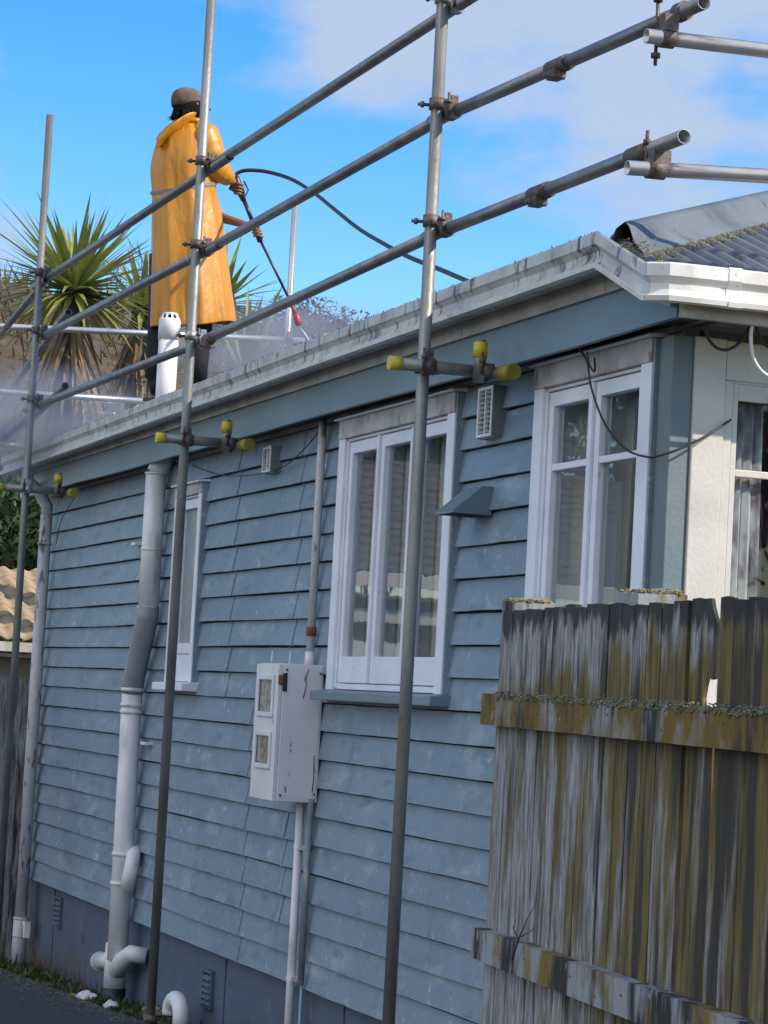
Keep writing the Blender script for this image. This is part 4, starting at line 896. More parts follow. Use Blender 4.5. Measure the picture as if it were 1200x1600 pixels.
def tiles(p0, du, dv, nu, nv_, m, w=.17, l=.27):
    # p0 eave corner, du along eave, dv up the slope
    du = Vector(du).normalized(); dv = Vector(dv).normalized(); nn = du.cross(dv).normalized(); 
    if nn.z < 0: nn = -nn
    b_ = MB(); K = 8
    for r in range(nv_):
        vs = []; fs = []
        for c in range(nu*K+1):
            t = c/K*w; h = .018*(math.cos(2*math.pi*c/K))+.03
            for (s_, e) in ((r*l-.004, .0), (r*l, .022), ((r+1)*l, .0)): vs.append(Vector(p0)+du*t+dv*s_+nn*(h+e+.004*nv(c*.3, r)))
        for c in range(nu*K):
            for k in range(2): a = c*3+k; fs.append((a, a+3, a+4, a+1))
        b_.add(vs, fs, True)
    return b_.build('roof', m, NH)
TR = tiles((xg+.05, -2, zg+.1), (0, 1, 0), (-1, 0, .42), 43, 7, M['tile'])
#TR2 = tiles((xg-2.8, -2, zg+.9), (0, 1, 0), (-1, 0, .38), 43, 9, M['tile'])
MB().tube(ox(-60, 962, xg-.85), ox(75, 905, xg-1.9), .10, n=12).build('hip_ridge', M['tiledark'], TR)

def leafcrown(m, c, rad, n, size, gapn=2.2, seed=0, flat=1.0, hollow=.35, thr=-.12):
    c = Vector(c); k = 0; tries = 0
    while k < n and tries < n*8:
        tries += 1
        d = Vector((random.gauss(0, 1), random.gauss(0, 1), random.gauss(0, 1))).normalized(); r = random.random()**.45
        p = Vector((d.x*rad[0], d.y*rad[1], d.z*rad[2]))*r
        if noise.noise(p*gapn+Vector((seed, seed*2, 0))) < thr+.25*(r-.6): continue
        q = c+p; a = Vector((random.uniform(-1, 1), random.uniform(-1, 1), random.uniform(-1, 1))).normalized(); b_ = a.cross(Vector((random.uniform(-1, 1), random.uniform(-1, 1), random.uniform(-1, 1)))).normalized()
        s_ = size*random.uniform(.6, 1.3); m.add([q-a*s_, q+b_*s_*.35, q+a*s_, q-b_*s_*.35], [(0, 1, 2, 3)]); k += 1
    return m
def tree(name, base, h, rad, n, size, m, label, group=None, bark='bark', blobs=6, r0=.12, seed=1):
    T = empty(name, base, label, 'tree', group); base = Vector(base); tr = MB()
    top = base+Vector((0, 0, h)); tr.poly([base, base+Vector((.1, 0, h*.35)), base+Vector((-.05, .1, h*.7)), top], [r0, r0*.8, r0*.55, r0*.2], n=10)
    cr = MB(); rnd = random.Random(seed)
    for k in range(blobs):
        a = 2*math.pi*k/blobs+rnd.uniform(-.4, .4); rr = rnd.uniform(.25, .62) if k else 0; zz_ = rnd.uniform(-.45, .45) if k else .25
        q = top+Vector((math.cos(a)*rad[0]*rr, math.sin(a)*rad[1]*rr, zz_*rad[2])); tr.poly([base+Vector((0, 0, h*rnd.uniform(.35, .75))), (base+Vector((0, 0, h*.8))+q)/2, q], [r0*.4, r0*.25, r0*.08], n=6)
        leafcrown(cr, q, (rad[0]*.55, rad[1]*.55, rad[2]*.5), n//blobs, size, seed=k+seed*10)
    tr.build('trunk', M[bark], T); cr.build('crown', M[m], T); return T
q = od(10, 850, 31); tree('leafy_tree', (q.x, q.y, -1.1), q.z+1.1, (2.4, 2.4, 1.5), 14000, .085, 'leaf', 'dark green leafy tree between the neighbour roof and far downpipe', r0=.14)

# reflected neighbour across the drive (seen only in the window panes)
N2 = empty('neighbour_house', (-30, -8, 0), 'house across the driveway with white gutter seen mirrored in the window panes', 'house')
x_ = -27.0; MB().box((x_-7, -12, -1), (x_-.4, -4.6, 3.1)).build('wall', M['tiledark'], N2)
MB().box((x_-.05, -12.4, 3.22), (x_+.06, -4.2, 3.36)).box((x_-.4, -12.4, 3.10), (x_-.06, -4.2, 3.13)).box((x_-.30, -12.2, 2.82), (x_-.2, -4.4, 2.97)).build('gutter', M['guttersun'], N2)
m = MB(); m.add([(x_, -12.4, 3.37), (x_, -4.2, 3.37), (x_-3.6, -5.5, 5.0), (x_-3.6, -11, 5.0)], [(0, 1, 2, 3)]); 
for k in range(14): m.box((x_-.26*k, -12.3+.1*k, 3.39+.117*k), (x_-.26*k-.02, -4.3-.1*k, 3.41+.117*k))
m.build('roof', M['greytile'], N2)
for yy in (-6.3, -8.2, -10.3):
    MB().box((x_-.43, yy, 1.5), (x_-.36, yy+.9, 2.6)).build('window', M['white'], N2)
tree('leafy_tree', (-36, -9, -1), 7.5, (3.5, 3.5, 2.6), 6000, .16, 'leaf', 'broad leafy tree behind the house across the driveway', seed=4)

for (x_, y_, h_, sd_, lb) in ((-38, -7.5, 9.0, 41, 'tallest tree behind the house across the driveway'), (-35, -13.5, 8.0, 43, 'tree behind the far side of the house across the driveway'), (-40, -10.5, 10.5, 45, 'back tree rising above the roof across the driveway')):
    tree('leafy_tree', (x_, y_, -1), h_, (3.6, 3.6, 3.4), 5000, .18, 'leaf', lb, seed=sd_)
# ================================================================ bank, yuccas, far trees
def bankz(x, y):
    d = (-x-26)/14; d = max(0, min(1, d)); d = d*d*(3-2*d)
    e = max(0, min(1, (13.5-y)/6)); e = e*e*(3-2*e)
    q = max(0, min(1, (y+1)/3.5)); e *= q*q*(3-2*q)
    return -1.3+9.3*d*(.25*q+.75*e)+.5*nv(x*.25, y*.25)+.25*nv(x*.9, y*.9)*d
BK = struct(grid(-75, -25.5, -25, 30, 110, 120, bankz).build('bank', M['bank']))
sc = MB()
for k in range(14000):
    x = random.uniform(-48, -30); y = random.uniform(2, 16); z = bankz(x, y)
    if nv(x*.5, y*.5, 4) < -.1: continue
    l = random.uniform(.15, .5); a = Vector((random.gauss(0, .5), random.gauss(0, .5), random.uniform(.3, 1))).normalized()*l; s_ = Vector((random.uniform(-1, 1), random.uniform(-1, 1), 0))*.025
    p = Vector((x, y, z)); sc.add([p-s_, p+s_, p+a], [(0, 1, 2)])
sc.build('bank_scrub', M['mulch'])['kind'] = 'stuff'

def blade(m, base, d, ln, w, droop):
    d = Vector(d).normalized(); base = Vector(base); side = d.cross(Vector((0, 0, 1)));
    if side.length < .05: side = Vector((1, 0, 0))
    side.normalize(); nn = side.cross(d).normalized(); L_ = []; K = 5; p = base.copy(); dd = d.copy()
    for k in range(K+1):
        t = k/K; ww = w*(.55+.9*t if t < .4 else (1-t)/.6*.91+.02)
        L_.append((p-side*ww/2+nn*ww*.12, p.copy(), p+side*ww/2+nn*ww*.12)); dd = (dd+Vector((0, 0, -droop/K))).normalized(); p = p+dd*ln/K
    vs = [v for r in L_ for v in r]; fs = []
    for k in range(K):
        a = k*3; fs += [(a, a+3, a+4, a+1), (a+1, a+4, a+5, a+2)]
    m.add(vs, fs)
def yucca(px, py, dep, ln, n, label, zb=0, nd=60, heads=((0, 0, 0),), w=.075):
    c = od(px, py, dep); Y_ = empty('yucca', (c.x, c.y, zb), label, 'yucca', 'spiky yuccas beyond the roof'); tr = MB(); cr = MB(); dd = MB()
    for hd in heads:
        h = c+Vector(hd); tr.poly([Vector((c.x, c.y, zb)), (Vector((c.x, c.y, zb))+h)/2+Vector((.05, 0, 0)), h], [.17, .14, .10], n=10)
        for k in range(n):
            el = math.asin(random.uniform(-.45, .98)); az = random.uniform(0, 2*math.pi); d = Vector((math.cos(az)*math.cos(el), math.sin(az)*math.cos(el), math.sin(el)))
            blade(cr, h+d*.05, d, ln*random.uniform(.7, 1.18), w*random.uniform(.8, 1.1), random.uniform(.0, .30) if el > .5 else random.uniform(.1, .75))
        for k in range(nd):
            el = random.uniform(-1.45, -.75); az = random.uniform(0, 2*math.pi); d = Vector((math.cos(az)*math.cos(el), math.sin(az)*math.cos(el), math.sin(el)))
            blade(dd, h-Vector((0, 0, random.uniform(.05, .5)))+d*.08, d, ln*random.uniform(.8, 1.3), w*.7, .5)
    tr.build('trunk', M['bark'], Y_); cr.build('leaves', M['yucca'], Y_); dd.build('dead_leaves', M['straw'], Y_); return Y_
yucca(115, 458, 24, .95, 200, 'large yucca left of the yellow raincoat behind the scaffold rails', -1, 55)
yucca(222, 482, 25, .62, 90, 'yucca partly hidden behind the left edge of the raincoat', -1, 90)
yucca(345, 478, 24, .62, 80, 'yucca half hidden behind the raincoat with leaf tips showing right', -1, 50)
yucca(385, 590, 21.5, .85, 70, 'low yucca fan in the spray just above the gutter right of the boots', -1, 20, w=.075)
# bare twiggy tree
def twigs(m, p, d, ln, r, lv):
    q = p+d*ln*.5+Vector((random.gauss(0, .04), random.gauss(0, .04), 0))*ln; e = p+d*ln; m.poly([p, q, e], [r, r*.85, r*.65], n=5)
    if lv == 0: return
    for k in range(3 if lv > 1 else 2):
        a = Vector((random.gauss(0, .5), random.gauss(0, .5), random.gauss(.15, .35))); twigs(m, p+(e-p)*random.uniform(.45, 1), (d+a).normalized(), ln*random.uniform(.5, .75), r*.6, lv-1)
c = od(232, 470, 27); BT = empty('bare_tree', (c.x, c.y, -1), 'thin leafless dark twiggy tree beside the left edge of the raincoat', 'tree')
m = MB(); m.poly([Vector((c.x, c.y, -1)), c-Vector((0, 0, .5)), c], [.06, .035, .025], n=7)
for k in range(5): twigs(m, c-Vector((0, 0, random.uniform(0, .5))), Vector((random.gauss(0, .5), random.gauss(-.25, .4), 1)).normalized(), .42, .012, 3)
m.build('branches', mat('dark_twig', (.03, .025, .03), (.05, .04, .04), .9), BT)
# far trees
for k, (px, py, dep, r, lb) in enumerate(((545, 505, 70, 1.5, 'rightmost hazy far tree just above the gutter'), (500, 490, 72, 1.5, 'tallest hazy far tree right of the spray nozzle'), (455, 520, 70, 1.4, 'hazy far tree directly behind the spray nozzle'), (415, 540, 68, 1.3, 'leftmost hazy far tree behind the fan of yucca leaves'), (590, 520, 74, 1.0, 'small hazy far tree low over the gutter by the near rail'))):
    c = od(px, py, dep); tree('far_tree', (c.x, c.y, -2), c.z+1.4, (r, r, r*.95), 3200, .085, 'farleaf', lb, 'hazy trees in the distance', r0=.12, seed=20+k, blobs=7)
# white railing seen behind the mist
WR = empty('white_railing', ox(160, 650, -23.5), 'low white metal railing in the mist under the yuccas', 'railing')
for (x0, y0, x1, y1) in ((130, 627, 194, 631), (130, 644, 194, 647), (130, 660, 194, 662)):
    MB().tube(ox(x0, y0, -23.5), ox(x1, y1, -23.5), .012, n=8).build('bar', M['pvcwhite'], WR)
for px in (131, 190): MB().tube(ox(px, 625, -23.5), ox(px-3, 700, -23.5), .018, n=8).build('post', M['pvcwhite'], WR)

# ================================================================ person on the roof
PD = (oy(295, 600, .38)-CAM).dot(FW)          # depth of the person
def pp(px, py, d=0.): return od(px, py, PD+d)
PXM = FPX/PD
PE = empty('person', oz(295, 612, 3.72), 'person in long orange raincoat and brown cap standing on the roof holding a lance', 'person')
zf = 3.70
def skin_body():
    J = {}; 
    def a(n, px, py, d, r, par=None): J[n] = (pp(px, py, d), r, par)
    a('pelvis', 292, 372, 0, .15); a('waist', 291, 320, 0, .135, 'pelvis'); a('chest', 291, 250, 0, .15, 'waist'); a('upchest', 292, 215, 0, .12, 'chest'); a('neck', 294, 188, .0, .06, 'upchest'); a('neck2', 295, 178, .005, .058, 'neck')
    a('head', 296, 166, .01, .088, 'neck2'); a('crown', 296, 152, .01, .082, 'head')
    a('shR', 322, 212, -.02, .07, 'upchest'); a('elR', 343, 258, .0, .05, 'shR'); a('foR', 352, 272, .03, .038, 'elR'); a('wrR', 360, 281, .06, .027, 'foR'); a('hdR', 368, 289, .07, .034, 'wrR')
    a('shL', 262, 215, .10, .07, 'upchest'); a('upL', 290, 270, .22, .052, 'shL'); a('elL', 322, 332, .28, .046, 'upL'); a('foL', 352, 342, .22, .034, 'elL'); a('wrL', 380, 350, .15, .026, 'foL'); a('hdL', 393, 357, .12, .033, 'wrL')
    a('hipL', 262, 400, .03, .10, 'pelvis'); a('knL', 252, 495, .02, .068, 'hipL'); a('anL', 244, 585, .05, .045, 'knL'); a('ftL', 252, 604, .14, .035, 'anL')
    a('hipR', 318, 400, -.03, .10, 'pelvis'); a('knR', 314, 495, -.02, .068, 'hipR'); a('anR', 306, 585, .0, .045, 'knR'); a('ftR', 316, 600, .10, .035, 'anR')
    names = list(J); me = bpy.data.meshes.new('b'); me.from_pydata([J[n][0] for n in names], [(names.index(n), names.index(J[n][2])) for n in names if J[n][2]], [])
    o = bpy.data.objects.new('tmp', me); COL.objects.link(o); md = o.modifiers.new('s', 'SKIN'); 
    for i, n in enumerate(names): v = me.skin_vertices[0].data[i]; v.radius = (J[n][1],)*2; v.use_root = (n == 'pelvis')
    md.use_smooth_shade = True; sb = o.modifiers.new('d', 'SUBSURF'); sb.levels = 2; sb.render_levels = 2
    dg = bpy.context.evaluated_depsgraph_get(); dg.update(); ev = o.evaluated_get(dg).to_mesh(); vs = [v.co.copy() for v in ev.vertices]; fs = [tuple(p.vertices) for p in ev.polygons]
    bpy.data.objects.remove(o); return vs, fs
bm_ = MB(); vs, fs = skin_body(); bm_.add(vs, fs, True)
# fingers and thumbs
GUN = [pp(370, 283, .08), pp(377, 306, .08)]; LB = Vector((0, 0, 0))
def finger(m, pts, r=.009): m.poly(pts, [r*1.05, r, r*.95, r*.8][:len(pts)], n=8)
for k in range(4):      # right hand round the grip
    m0 = 286+k*5.2; l = (1, 1.08, 1.0, .85)[k]
    finger(bm_, [pp(367-k*.3, m0, .055), pp(374, m0+1, .035), pp(379*1.0+.6*l, m0+3, .06), pp(376, m0+4.5, .085)], .0092)
finger(bm_, [pp(364, 287, .06), pp(368, 283, .095), pp(375, 283, .105)], .010)
for k in range(4):      # left hand round the lance
    m0 = 354+k*4.8; l = (1, 1.08, 1.0, .82)[k]
    finger(bm_, [pp(392+k*1.6, m0, .10), pp(398+k*1.8, m0-1, .075), pp(404*1.0+k*1.9+l, m0+2, .09), pp(401+k*1.9, m0+5, .115)], .0092)
finger(bm_, [pp(390, 352, .12), pp(394, 347, .14), pp(400, 350, .145)], .010)
# face: looks away to the right along the roof
fdir = (RT*.75+fh*.66).normalized(); sdir = fdir.cross(Vector((0, 0, 1))).normalized(); hc = pp(296, 164, .01)
bm_.poly([hc+fdir*.075+Vector((0, 0, .015)), hc+fdir*.112-Vector((0, 0, .018)), hc+fdir*.088-Vector((0, 0, .028))], [.009, .015, .012], n=8)
bm_.lathe([(.02, -.04), (.04, -.02), (.043, 0), (.03, .022)], hc+fdir*.055-Vector((0, 0, .085)), fdir, n=14)
for s_ in (-1, 1): bm_.lathe([(.010, -.012), (.022, -.004), (.02, .006), (.006, .010)], hc+sdir*.088*s_-Vector((0, 0, .015)), sdir*s_, n=10)
bm_.name = 'body'; bm_.build('body', M['skin'], PE)
for s_ in (-1, 1):
    bm2 = MB(); bm2.lathe([(.004, -.006), (.011, .0), (.008, .006)], hc+fdir*.079+sdir*.03*s_+Vector((0, 0, .004)), fdir, n=10); bm2.build('eye', M['boxwhite'], PE)
MB().bar(hc+fdir*.094+sdir*.022-Vector((0, 0, .055)), hc+fdir*.094-sdir*.022-Vector((0, 0, .055)), .006, .008).build('mouth', M['red'], PE)
# hair
hm = MB(); vs = []; fs = []; n = 28; rows = [(158, .080), (163, .094), (168, .103), (175, .107), (181, .103), (187, .085)]
for (py, r) in rows:
    for k in range(n):
        a = 2*math.pi*k/n; d = sdir*math.cos(a)+fdir*math.sin(a); f = math.sin(a); rr = r*(1 if f < .25 else .80)*(1+.05*nv(k*2.1, py*.3)); c_ = pp(296-.058*(py-166)*0+(166-py)*.03, py, .01)
        flick = .03*max(0, (py-172)/12)*max(0, -math.cos(a+.6)) if py > 172 else 0
        vs.append(c_+d*(rr+flick)+Vector((0, 0, .010*nv(k*1.7, py))))
for i in range(len(rows)-1):
    for k in range(n): fs.append((i*n+k, i*n+(k+1) % n, (i+1)*n+(k+1) % n, (i+1)*n+k))
fs += [tuple(range(n)), tuple(range((len(rows)-1)*n, len(rows)*n))]
hm.add(vs, fs, True)
for k in range(26):
    a = random.uniform(2.4, 6.6); d = sdir*math.cos(a)+fdir*math.sin(a)
    if d.dot(fdir) > .5: continue
    b0 = pp(296, 176, .01)+d*.10; hm.poly([b0, b0+Vector((0, 0, -.03))+d*.012, b0+Vector((0, 0, -.045))+d*random.uniform(.015, .045)], [.008, .006, .001], n=5)
hm.build('hair', M['hair'], PE)
# cap
cm = MB(); n = 32; prof = [(168, .100), (161, .104), (153, .103), (146.5, .094), (142, .076), (139, .05), (137.3, .012)]; vs = []; fs = []
for (py, r) in prof:
    c_ = pp(292.5, py, .01)
    for k in range(n):
        a = 2*math.pi*k/n; vs.append(c_+(sdir*math.cos(a)*.93+fdir*math.sin(a)*1.02)*r*(1+.012*nv(k*.9, py*.2)))
for i in range(len(prof)-1):
    for k in range(n): fs.append((i*n+k, i*n+(k+1) % n, (i+1)*n+(k+1) % n, (i+1)*n+k))
fs.append(tuple(range((len(prof)-1)*n, len(prof)*n))); cm.add(vs, fs, True)
CP = cm.build('cap', M['cap'], PE); sl = CP.modifiers.new('s', 'SOLIDIFY'); sl.thickness = .004
br = MB(); c_ = pp(292.5, 162.5, .01); vs = []; 
for k in range(13):
    a = math.pi*k/12; vs += [c_+sdir*math.cos(a)*.098+fdir*math.sin(a)*.10, c_+sdir*math.cos(a)*.085+fdir*(.06+math.sin(a)*.115)-Vector((0, 0, .018*math.sin(a)))]
BR = br.add(vs, [(2*k, 2*k+1, 2*k+3, 2*k+2) for k in range(12)], True).build('brim', M['cap'], CP); sl = BR.modifiers.new('s', 'SOLIDIFY'); sl.thickness = .005
MB().lathe([(.008, 0), (.006, .006), (.002, .008)], pp(292.5, 137.8, .01), n=10).build('button', M['cap'], CP)
# raincoat
rows = [(183, 280, 308, .07), (189, 272, 316, .10), (197, 258, 326, .13), (207, 251, 331, .155), (222, 243, 333, .17), (245, 237, 335, .18), (266, 233, 336, .18), (296, 237, 337, .175), (322, 237, 343, .185), (350, 236, 349, .20), (385, 236, 353, .215), (420, 235, 357, .23), (455, 234, 361, .245), (485, 233, 366, .255), (506, 232, 368, .26)]
n = 120; vs = []; fs = []; ct = MB()
for i, (py, l, r, dp_) in enumerate(rows):
    cx = (l+r)/2; hw_ = (r-l)/2; t = i/(len(rows)-1)
    for k in range(n):
        a = 2*math.pi*k/n; f = (t**1.5)
        fold = 1+max(f, .25)*(.060*math.sin(5*a+.6+.6*t)+.045*math.sin(9*a+2.1-t)+.02*math.sin(17*a))+.03*nv(math.cos(a)*2.2, math.sin(a)*2.2, py*.016)+.016*nv(math.cos(a)*6, math.sin(a)*6, py*.03)+.004*nv(math.cos(a)*13, math.sin(a)*13, py*.1)
        ca = math.cos(a); 
        if abs(ca) > .8: fold = 1+(fold-1)*(.25+.75*(1-abs(ca))/.2)
        hem = (8*max(0, -ca)*1.2+3*math.sin(3*a))*(1 if i == len(rows)-1 else 0)
        vs.append(pp(cx+hw_*ca*fold, py+hem-4*math.sin(a)*0, dp_*math.sin(a)*fold))
for i in range(len(rows)-1):
    for k in range(n): fs.append((i*n+k, i*n+(k+1) % n, (i+1)*n+(k+1) % n, (i+1)*n+k))
ct.add(vs, fs, True)
RC = ct.build('raincoat', M['coat'], PE); sl = RC.modifiers.new('s', 'SOLIDIFY'); sl.thickness = .005; sb = RC.modifiers.new('u', 'SUBSURF'); sb.levels = 1; sb.render_levels = 1
def sleevem(pts, rad, name):
    P = []; Rr = []
    for i in range(len(pts)-1):
        for k in range(6): t = k/6; P.append(Vector(pts[i]).lerp(Vector(pts[i+1]), t)); Rr.append((rad[i]+(rad[i+1]-rad[i])*t)*(1+.035*math.sin(5*(i+t)*1.7+i)+.03*nv((i+t)*2.3, i*.7)))
    P.append(Vector(pts[-1])); Rr.append(rad[-1]); m = MB().poly(P, Rr, n=24); o = m.build(name, M['coat'], RC)
    return o
sleevem([pp(311, 202, -.04), pp(320, 214, -.07), pp(328, 238, -.075), pp(334, 259, -.06), pp(346, 270, -.01), pp(358, 279, .045)], [.075, .098, .096, .088, .072, .050], 'sleeve')
sleevem([pp(262, 212, .08), pp(280, 262, .20), pp(320, 330, .27), pp(345, 340, .24)], [.08, .085, .07, .05], 'sleeve')
# hood lying on the back, open towards the neck
hd = MB(); n = 26; vs = []; fs = []
hrows = [((300, 188), .085, .03), ((292, 190), .115, .05), ((282, 195), .135, .066), ((271, 202), .13, .072), ((262, 211), .12, .072), ((254, 219), .095, .062), ((249, 224), .05, .03)]
for i, ((px, py), rw, rh) in enumerate(hrows):
    rh *= 1.25
    c_ = pp(px, py, -.10-.01*i)
    axis = Vector((0, 0, 1)); ax2 = (RT*.5+UPV*.86)
    for k in range(n):
        a = 2*math.pi*k/n; vs.append(c_+(-fh*.8+RT*-.15)*rh*math.sin(a)*1.1*(1+.06*nv(k*.8, i))+ (RT*.62+UPV*.78)*rw*.72*math.cos(a)*(1+.05*nv(k, i*2)))
for i in range(len(hrows)-1):
    for k in range(n): fs.append((i*n+k, i*n+(k+1) % n, (i+1)*n+(k+1) % n, (i+1)*n+k))
fs.append(tuple(range((len(hrows)-1)*n, len(hrows)*n))); fs.append(tuple(range(n)))
HD = hd.add(vs, fs, True).build('hood', M['coat'], RC); sb = HD.modifiers.new('u', 'SUBSURF'); sb.levels = 1; sb.render_levels = 1
MB().poly([pp(300+22*math.cos(a), 189-7*math.sin(a)+6, -.0-.105*math.sin(-a*0+1.2)*math.sin(a)) for a in [math.pi*k/10 for k in range(11)]], .020, n=12).build('collar', M['coat'], RC)
# reflective band around the waist
bd = MB(); vs = []; fs = []; n = 100
for k in range(n+1):
    a = 2*math.pi*k/n; ca = math.cos(a); sa = math.sin(a)
    for j, dy_ in enumerate((-2.6, 2.6)):
        t = .5; fold = 1.035+.03*nv(ca*2.2, sa*2.2, 296*.016)
        vs.append(pp(287+50.5*ca*fold, 294+dy_+(-8*ca if sa < 0 else -8*ca), .178*sa*fold))
for k in range(n): fs.append((2*k, 2*k+1, 2*k+3, 2*k+2))
bd.add(vs, fs, True).build('reflective_band', M['band'], RC)
# trousers and boots
tr_ = MB(); tr_.poly([pp(262, 400, .03), pp(252, 500, .02), pp(246, 560, .03), pp(243, 592, .05)], [.12, .085, .072, .070], n=16).poly([pp(316, 400, -.03), pp(312, 500, -.02), pp(308, 560, .0), pp(306, 592, .0)], [.12, .085, .075, .07], n=16)
tr_.build('trousers', M['trouser'], PE)
for (a, px, py) in ((0, 243, 590), (1, 306, 590)):
    b_ = MB(); c_ = pp(px, py, .04); z0_ = c_.z-.02; fd2 = (fdir*.9-RT*.3*(1-a)).normalized()
    b_.poly([c_+Vector((0, 0, .12)), c_, c_+Vector((0, 0, -.07))+fd2*.03, c_+Vector((0, 0, -.10))+fd2*.12, c_+Vector((0, 0, -.11))+fd2*.20], [.066, .062, .055, .05, .028], n=16)
    b_.bar(c_+Vector((0, 0, -.145))-fd2*.06, c_+Vector((0, 0, -.145))+fd2*.23, .09, .022); b_.build('boot', M['boot'], PE)

# ---- pressure washer lance, jet and hose
g1, g2 = pp(378, 302, .08), pp(398, 366, .095); tip = pp(462, 488, .20)
LN = empty('spray_lance', g1, 'black pressure washer lance with red nozzle held by the person', 'lance')
m = MB(); m.poly([pp(366, 272, .08), pp(370, 282, .08), pp(376, 300, .08), pp(381, 314, .08)], [.020, .024, .027, .016], n=10); m.bar(pp(360, 290, .08), pp(378, 300, .08), .03, .05)
m.poly([pp(381, 283, .08), pp(388, 297, .08), pp(384, 305, .08), pp(377, 305, .08)], .0055, n=6); GN = m.build('trigger_gun', M['blackpl'], LN)
MB().poly([pp(374, 287, .08), pp(379, 294, .08), pp(378, 300, .08)], .004, n=6).build('trigger', M['red'], GN)
MB().tube(pp(380, 310, .08), pp(397, 352, .09), .0135).tube(pp(396, 350, .09), pp(407, 378, .10), .018).build('grip', M['blackpl'], LN)
MB().tube(pp(404, 370, .10), tip, .0085).build('lance_tube', M['blackpl'], LN)
MB().tube(pp(456, 478, .19), pp(462, 491, .2), .014).build('nozzle_collar', M['rust'], LN)
MB().lathe([(.014, 0), (.022, .02), (.024, .07), (.016, .085)], pp(461, 489, .2), (pp(470, 515, .2)-pp(461, 489, .2)), n=16).build('nozzle', M['red'], LN)
jet = bpy.data.materials.new('water_spray'); jet.use_nodes = True; p_ = jet.node_tree.nodes['Principled BSDF']; p_.inputs['Base Color'].default_value = (.9, .93, .97, 1); p_.inputs['Alpha'].default_value = .65
jm = MB(); a = pp(470, 513, .2); e = pp(489, 540, .24); jm.tube(a, e, .003, .007, n=8)
for k in range(60):
    t = random.random(); q = a.lerp(e, t)+Vector((random.gauss(0, 1), random.gauss(0, 1), random.gauss(0, 1)))*.012*t; jm.tube(q, q+(e-a).normalized()*.02, .0012, n=4)
tag(jm.build('water_jet', jet), 'thin white water jet leaving the red nozzle onto the roof', 'water jet')['kind'] = 'stuff'
wire('hose', M['black'], [pp(367, 274, .08), pp(376, 268, .08), pp(393, 266, .05), pp(420, 269, 0), pp(455, 280, -.3), pp(490, 301, -.7), pp(520, 325, -1.2), pp(560, 357, -1.9), pp(600, 381, -2.6), pp(640, 402, -3.2), pp(690, 422, -3.8), pp(727, 438, -4.3), pp(760, 452, -4.6)], .012, 'black high pressure hose arching from the spray gun down to the roof', 'hose')

# ================================================================ weeds and litter at the foot of the wall
wd = MB()
def gzz(x, y): return bed(x, y)
for k in range(2600):
    x = random.uniform(-18.3, -12.4); y = -random.uniform(.02, .52)
    dens = 1.0*(1 if x < -14.2 else .35)
    if nv(x*2.2, y*3, 7) < -.12 or random.random() > dens: continue
    z = gzz(x, y); h = random.uniform(.015, .065)*(1.3 if y > -.2 else 1); a = Vector((random.gauss(0, .5), random.gauss(0, .5), 1)).normalized()*h; s_ = Vector((random.uniform(-1, 1), random.uniform(-1, 1), 0)).normalized()*random.uniform(.004, .014)
    p = Vector((x, y, z-.005)); wd.add([p-s_*.3, p+s_*.3, p+a*.6+s_, p+a, p+a*.6-s_], [(0, 1, 2, 3, 4)])
wd.build('weeds', M['weed'])['kind'] = 'stuff'
lt = MB()
for k in range(2600):
    x = random.uniform(-18.3, -11.5); y = -random.uniform(.01, .56); z = gzz(x, y)+random.uniform(.002, .012); a = random.uniform(0, 6.28); r = random.uniform(.006, .022)
    d = Vector((math.cos(a), math.sin(a), random.uniform(-.5, .5)))*r; e = Vector((-math.sin(a), math.cos(a), random.uniform(-.4, .6)))*r*.5; p = Vector((x, y, z)); lt.add([p-d, p+e, p+d, p-e], [(0, 1, 2, 3)])
lt.build('leaf_litter', M['mulch'])['kind'] = 'stuff'
ds = MB()
for k in range(90):
    x = random.choice((-17.2, -16.3, -16.9, -15.7))+random.gauss(0, .2); y = -random.uniform(.03, .12); z = gzz(x, y); h = random.uniform(.1, .26); a = Vector((random.gauss(0, .2), random.gauss(0, .2), 1)).normalized()*h; p = Vector((x, y, z)); ds.tube(p, p+a, .0022, .001, n=4)
ds.build('dry_stalks', M['straw'])['kind'] = 'stuff'
def crumple(name, px, py, r, m, label, cat='litter', seed=0):
    c_ = oz(px, py, .10); c_.z = bed(c_.x, c_.y)+r*.5; bm = bmesh.new(); bmesh.ops.create_icosphere(bm, subdivisions=3, radius=r)
    vs = [c_+v.co*(1+.55*noise.noise(v.co*28+Vector((seed, 0, 0))))*1.0 for v in bm.verts]
    for v in vs: v.z = c_.z+(v.z-c_.z)*.6
    o = MB().add(vs, [tuple(v.index for v in f.verts) for f in bm.faces]).build(name, m); bm.free(); return tag(o, label, cat, 'litter in the weeds')
crumple('litter', 133, 1578, .055, M['pvcwhite'], 'crumpled white wrapper in the weeds left of the drain pipe', seed=1)
crumple('litter', 123, 1572, .04, M['red'], 'small red scrap beside the white wrapper in the weeds', seed=4)
crumple('litter', 110, 1574, .035, M['yellow'], 'small yellow scrap left of the red scrap in the weeds', seed=9)
crumple('stone', 172, 1592, .045, M['boxwhite'], 'pale stone just below the drain pipe base', 'stone', seed=12)
crumple('stone', 238, 1600, .06, M['lichengrey'], 'grey stone beside the scaffold pole foot', 'stone', seed=17)

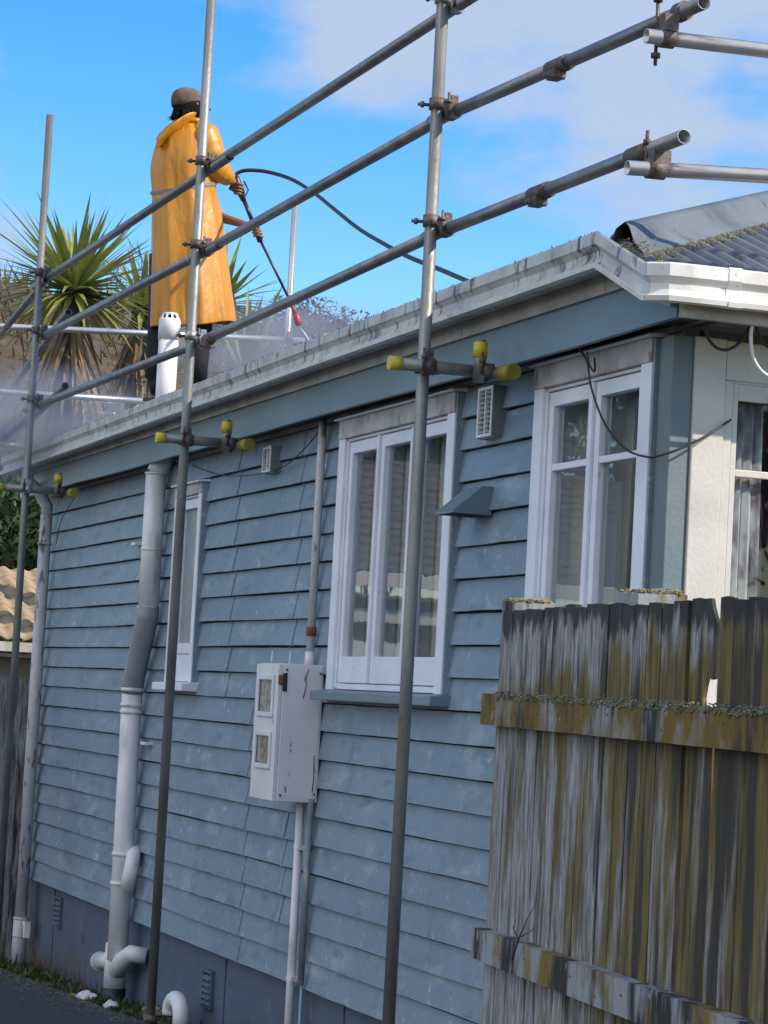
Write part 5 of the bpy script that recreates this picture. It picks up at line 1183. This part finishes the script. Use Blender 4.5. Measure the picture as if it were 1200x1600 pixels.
# ================================================================ spray mist
def mist(px, py, d, rad, dens, label, seed):
    m = bpy.data.materials.new('water_mist'); m.use_nodes = True; nt = m.node_tree; N = nt.nodes; L = nt.links; N.remove(N['Principled BSDF'])
    v = N.new('ShaderNodeVolumePrincipled'); v.inputs['Color'].default_value = (.92, .95, 1, 1); v.inputs['Anisotropy'].default_value = .35
    tc = N.new('ShaderNodeTexCoord'); ln = N.new('ShaderNodeVectorMath'); ln.operation = 'LENGTH'; L.new(tc.outputs['Object'], ln.inputs[0])
    mr = N.new('ShaderNodeMapRange'); mr.interpolation_type = 'SMOOTHSTEP'; mr.inputs['From Min'].default_value = 1; mr.inputs['From Max'].default_value = .1; L.new(ln.outputs['Value'], mr.inputs['Value'])
    nz = N.new('ShaderNodeTexNoise'); nz.inputs['Scale'].default_value = 1.9; nz.inputs['Detail'].default_value = 3; mp = N.new('ShaderNodeMapping'); mp.inputs['Location'].default_value = (seed, seed, 0); L.new(tc.outputs['Object'], mp.inputs[0]); L.new(mp.outputs[0], nz.inputs['Vector'])
    n2 = N.new('ShaderNodeMapRange'); n2.inputs['From Min'].default_value = .38; n2.inputs['From Max'].default_value = .62; n2.inputs['To Min'].default_value = .1; L.new(nz.outputs['Fac'], n2.inputs['Value'])
    mu = N.new('ShaderNodeMath'); mu.operation = 'MULTIPLY'; L.new(mr.outputs[0], mu.inputs[0]); L.new(n2.outputs[0], mu.inputs[1]); m2 = N.new('ShaderNodeMath'); m2.operation = 'MULTIPLY'; m2.inputs[1].default_value = dens; L.new(mu.outputs[0], m2.inputs[0]); L.new(m2.outputs[0], v.inputs['Density'])
    L.new(v.outputs[0], N['Material Output'].inputs['Volume'])
    bm = bmesh.new(); bmesh.ops.create_icosphere(bm, subdivisions=4, radius=1); me = bpy.data.meshes.new('mist'); bm.to_mesh(me); bm.free(); me.materials.append(m)
    o = bpy.data.objects.new('spray_mist', me); COL.objects.link(o); o.location = od(px, py, d); o.scale = rad; tag(o, label, 'mist', kind='stuff'); return o
mist(60, 672, 17.3, (1.5, 1.1, .50), 2.2, 'blue white water mist drifting over the far end of the roof', 2)
mist(480, 560, 17.2, (1.6, 1.1, .45), 2.0, 'water mist rising where the jet hits the roof', 5)

for (x_, y_, h_, sd_, lb) in ((17, 8.5, 5.0, 31, 'tall dark garden tree across the street mirrored in the front window'), (20, 13, 6.5, 33, 'second dark garden tree across the street further from the drive')):
    tree('garden_tree', (x_, y_, -1), h_, (3.6, 3.6, 3.8), 5000, .17, 'leaf', lb, seed=sd_, r0=.2)

gv = MB(); lv = MB()
for k in range(2600):
    x = random.uniform(-18.3, -12.5); y = -.50-abs(random.gauss(0, .12)); z = dz(x, 0); r = random.uniform(.003, .008)
    q = [Vector((x, y, z))+Vector((random.uniform(-1, 1), random.uniform(-1, 1), random.uniform(0, 1)))*r for _ in range(4)]; gv.add(q, [(0, 1, 2), (0, 2, 3), (0, 3, 1), (1, 3, 2)])
gv.build('gravel', M['lichengrey'])['kind'] = 'stuff'
for k in range(140):
    x = random.uniform(-18.3, -13.0); y = -.52-abs(random.gauss(0, .35)); z = dz(x, 0)+.006; a = random.uniform(0, 6.28); r = random.uniform(.012, .03)
    d = Vector((math.cos(a), math.sin(a), .1))*r; e = Vector((-math.sin(a), math.cos(a), .2))*r*.5; p = Vector((x, y, z)); lv.add([p-d, p+e, p+d, p-e], [(0, 1, 2, 3)])
lv.build('fallen_leaves', M['straw'])['kind'] = 'stuff'
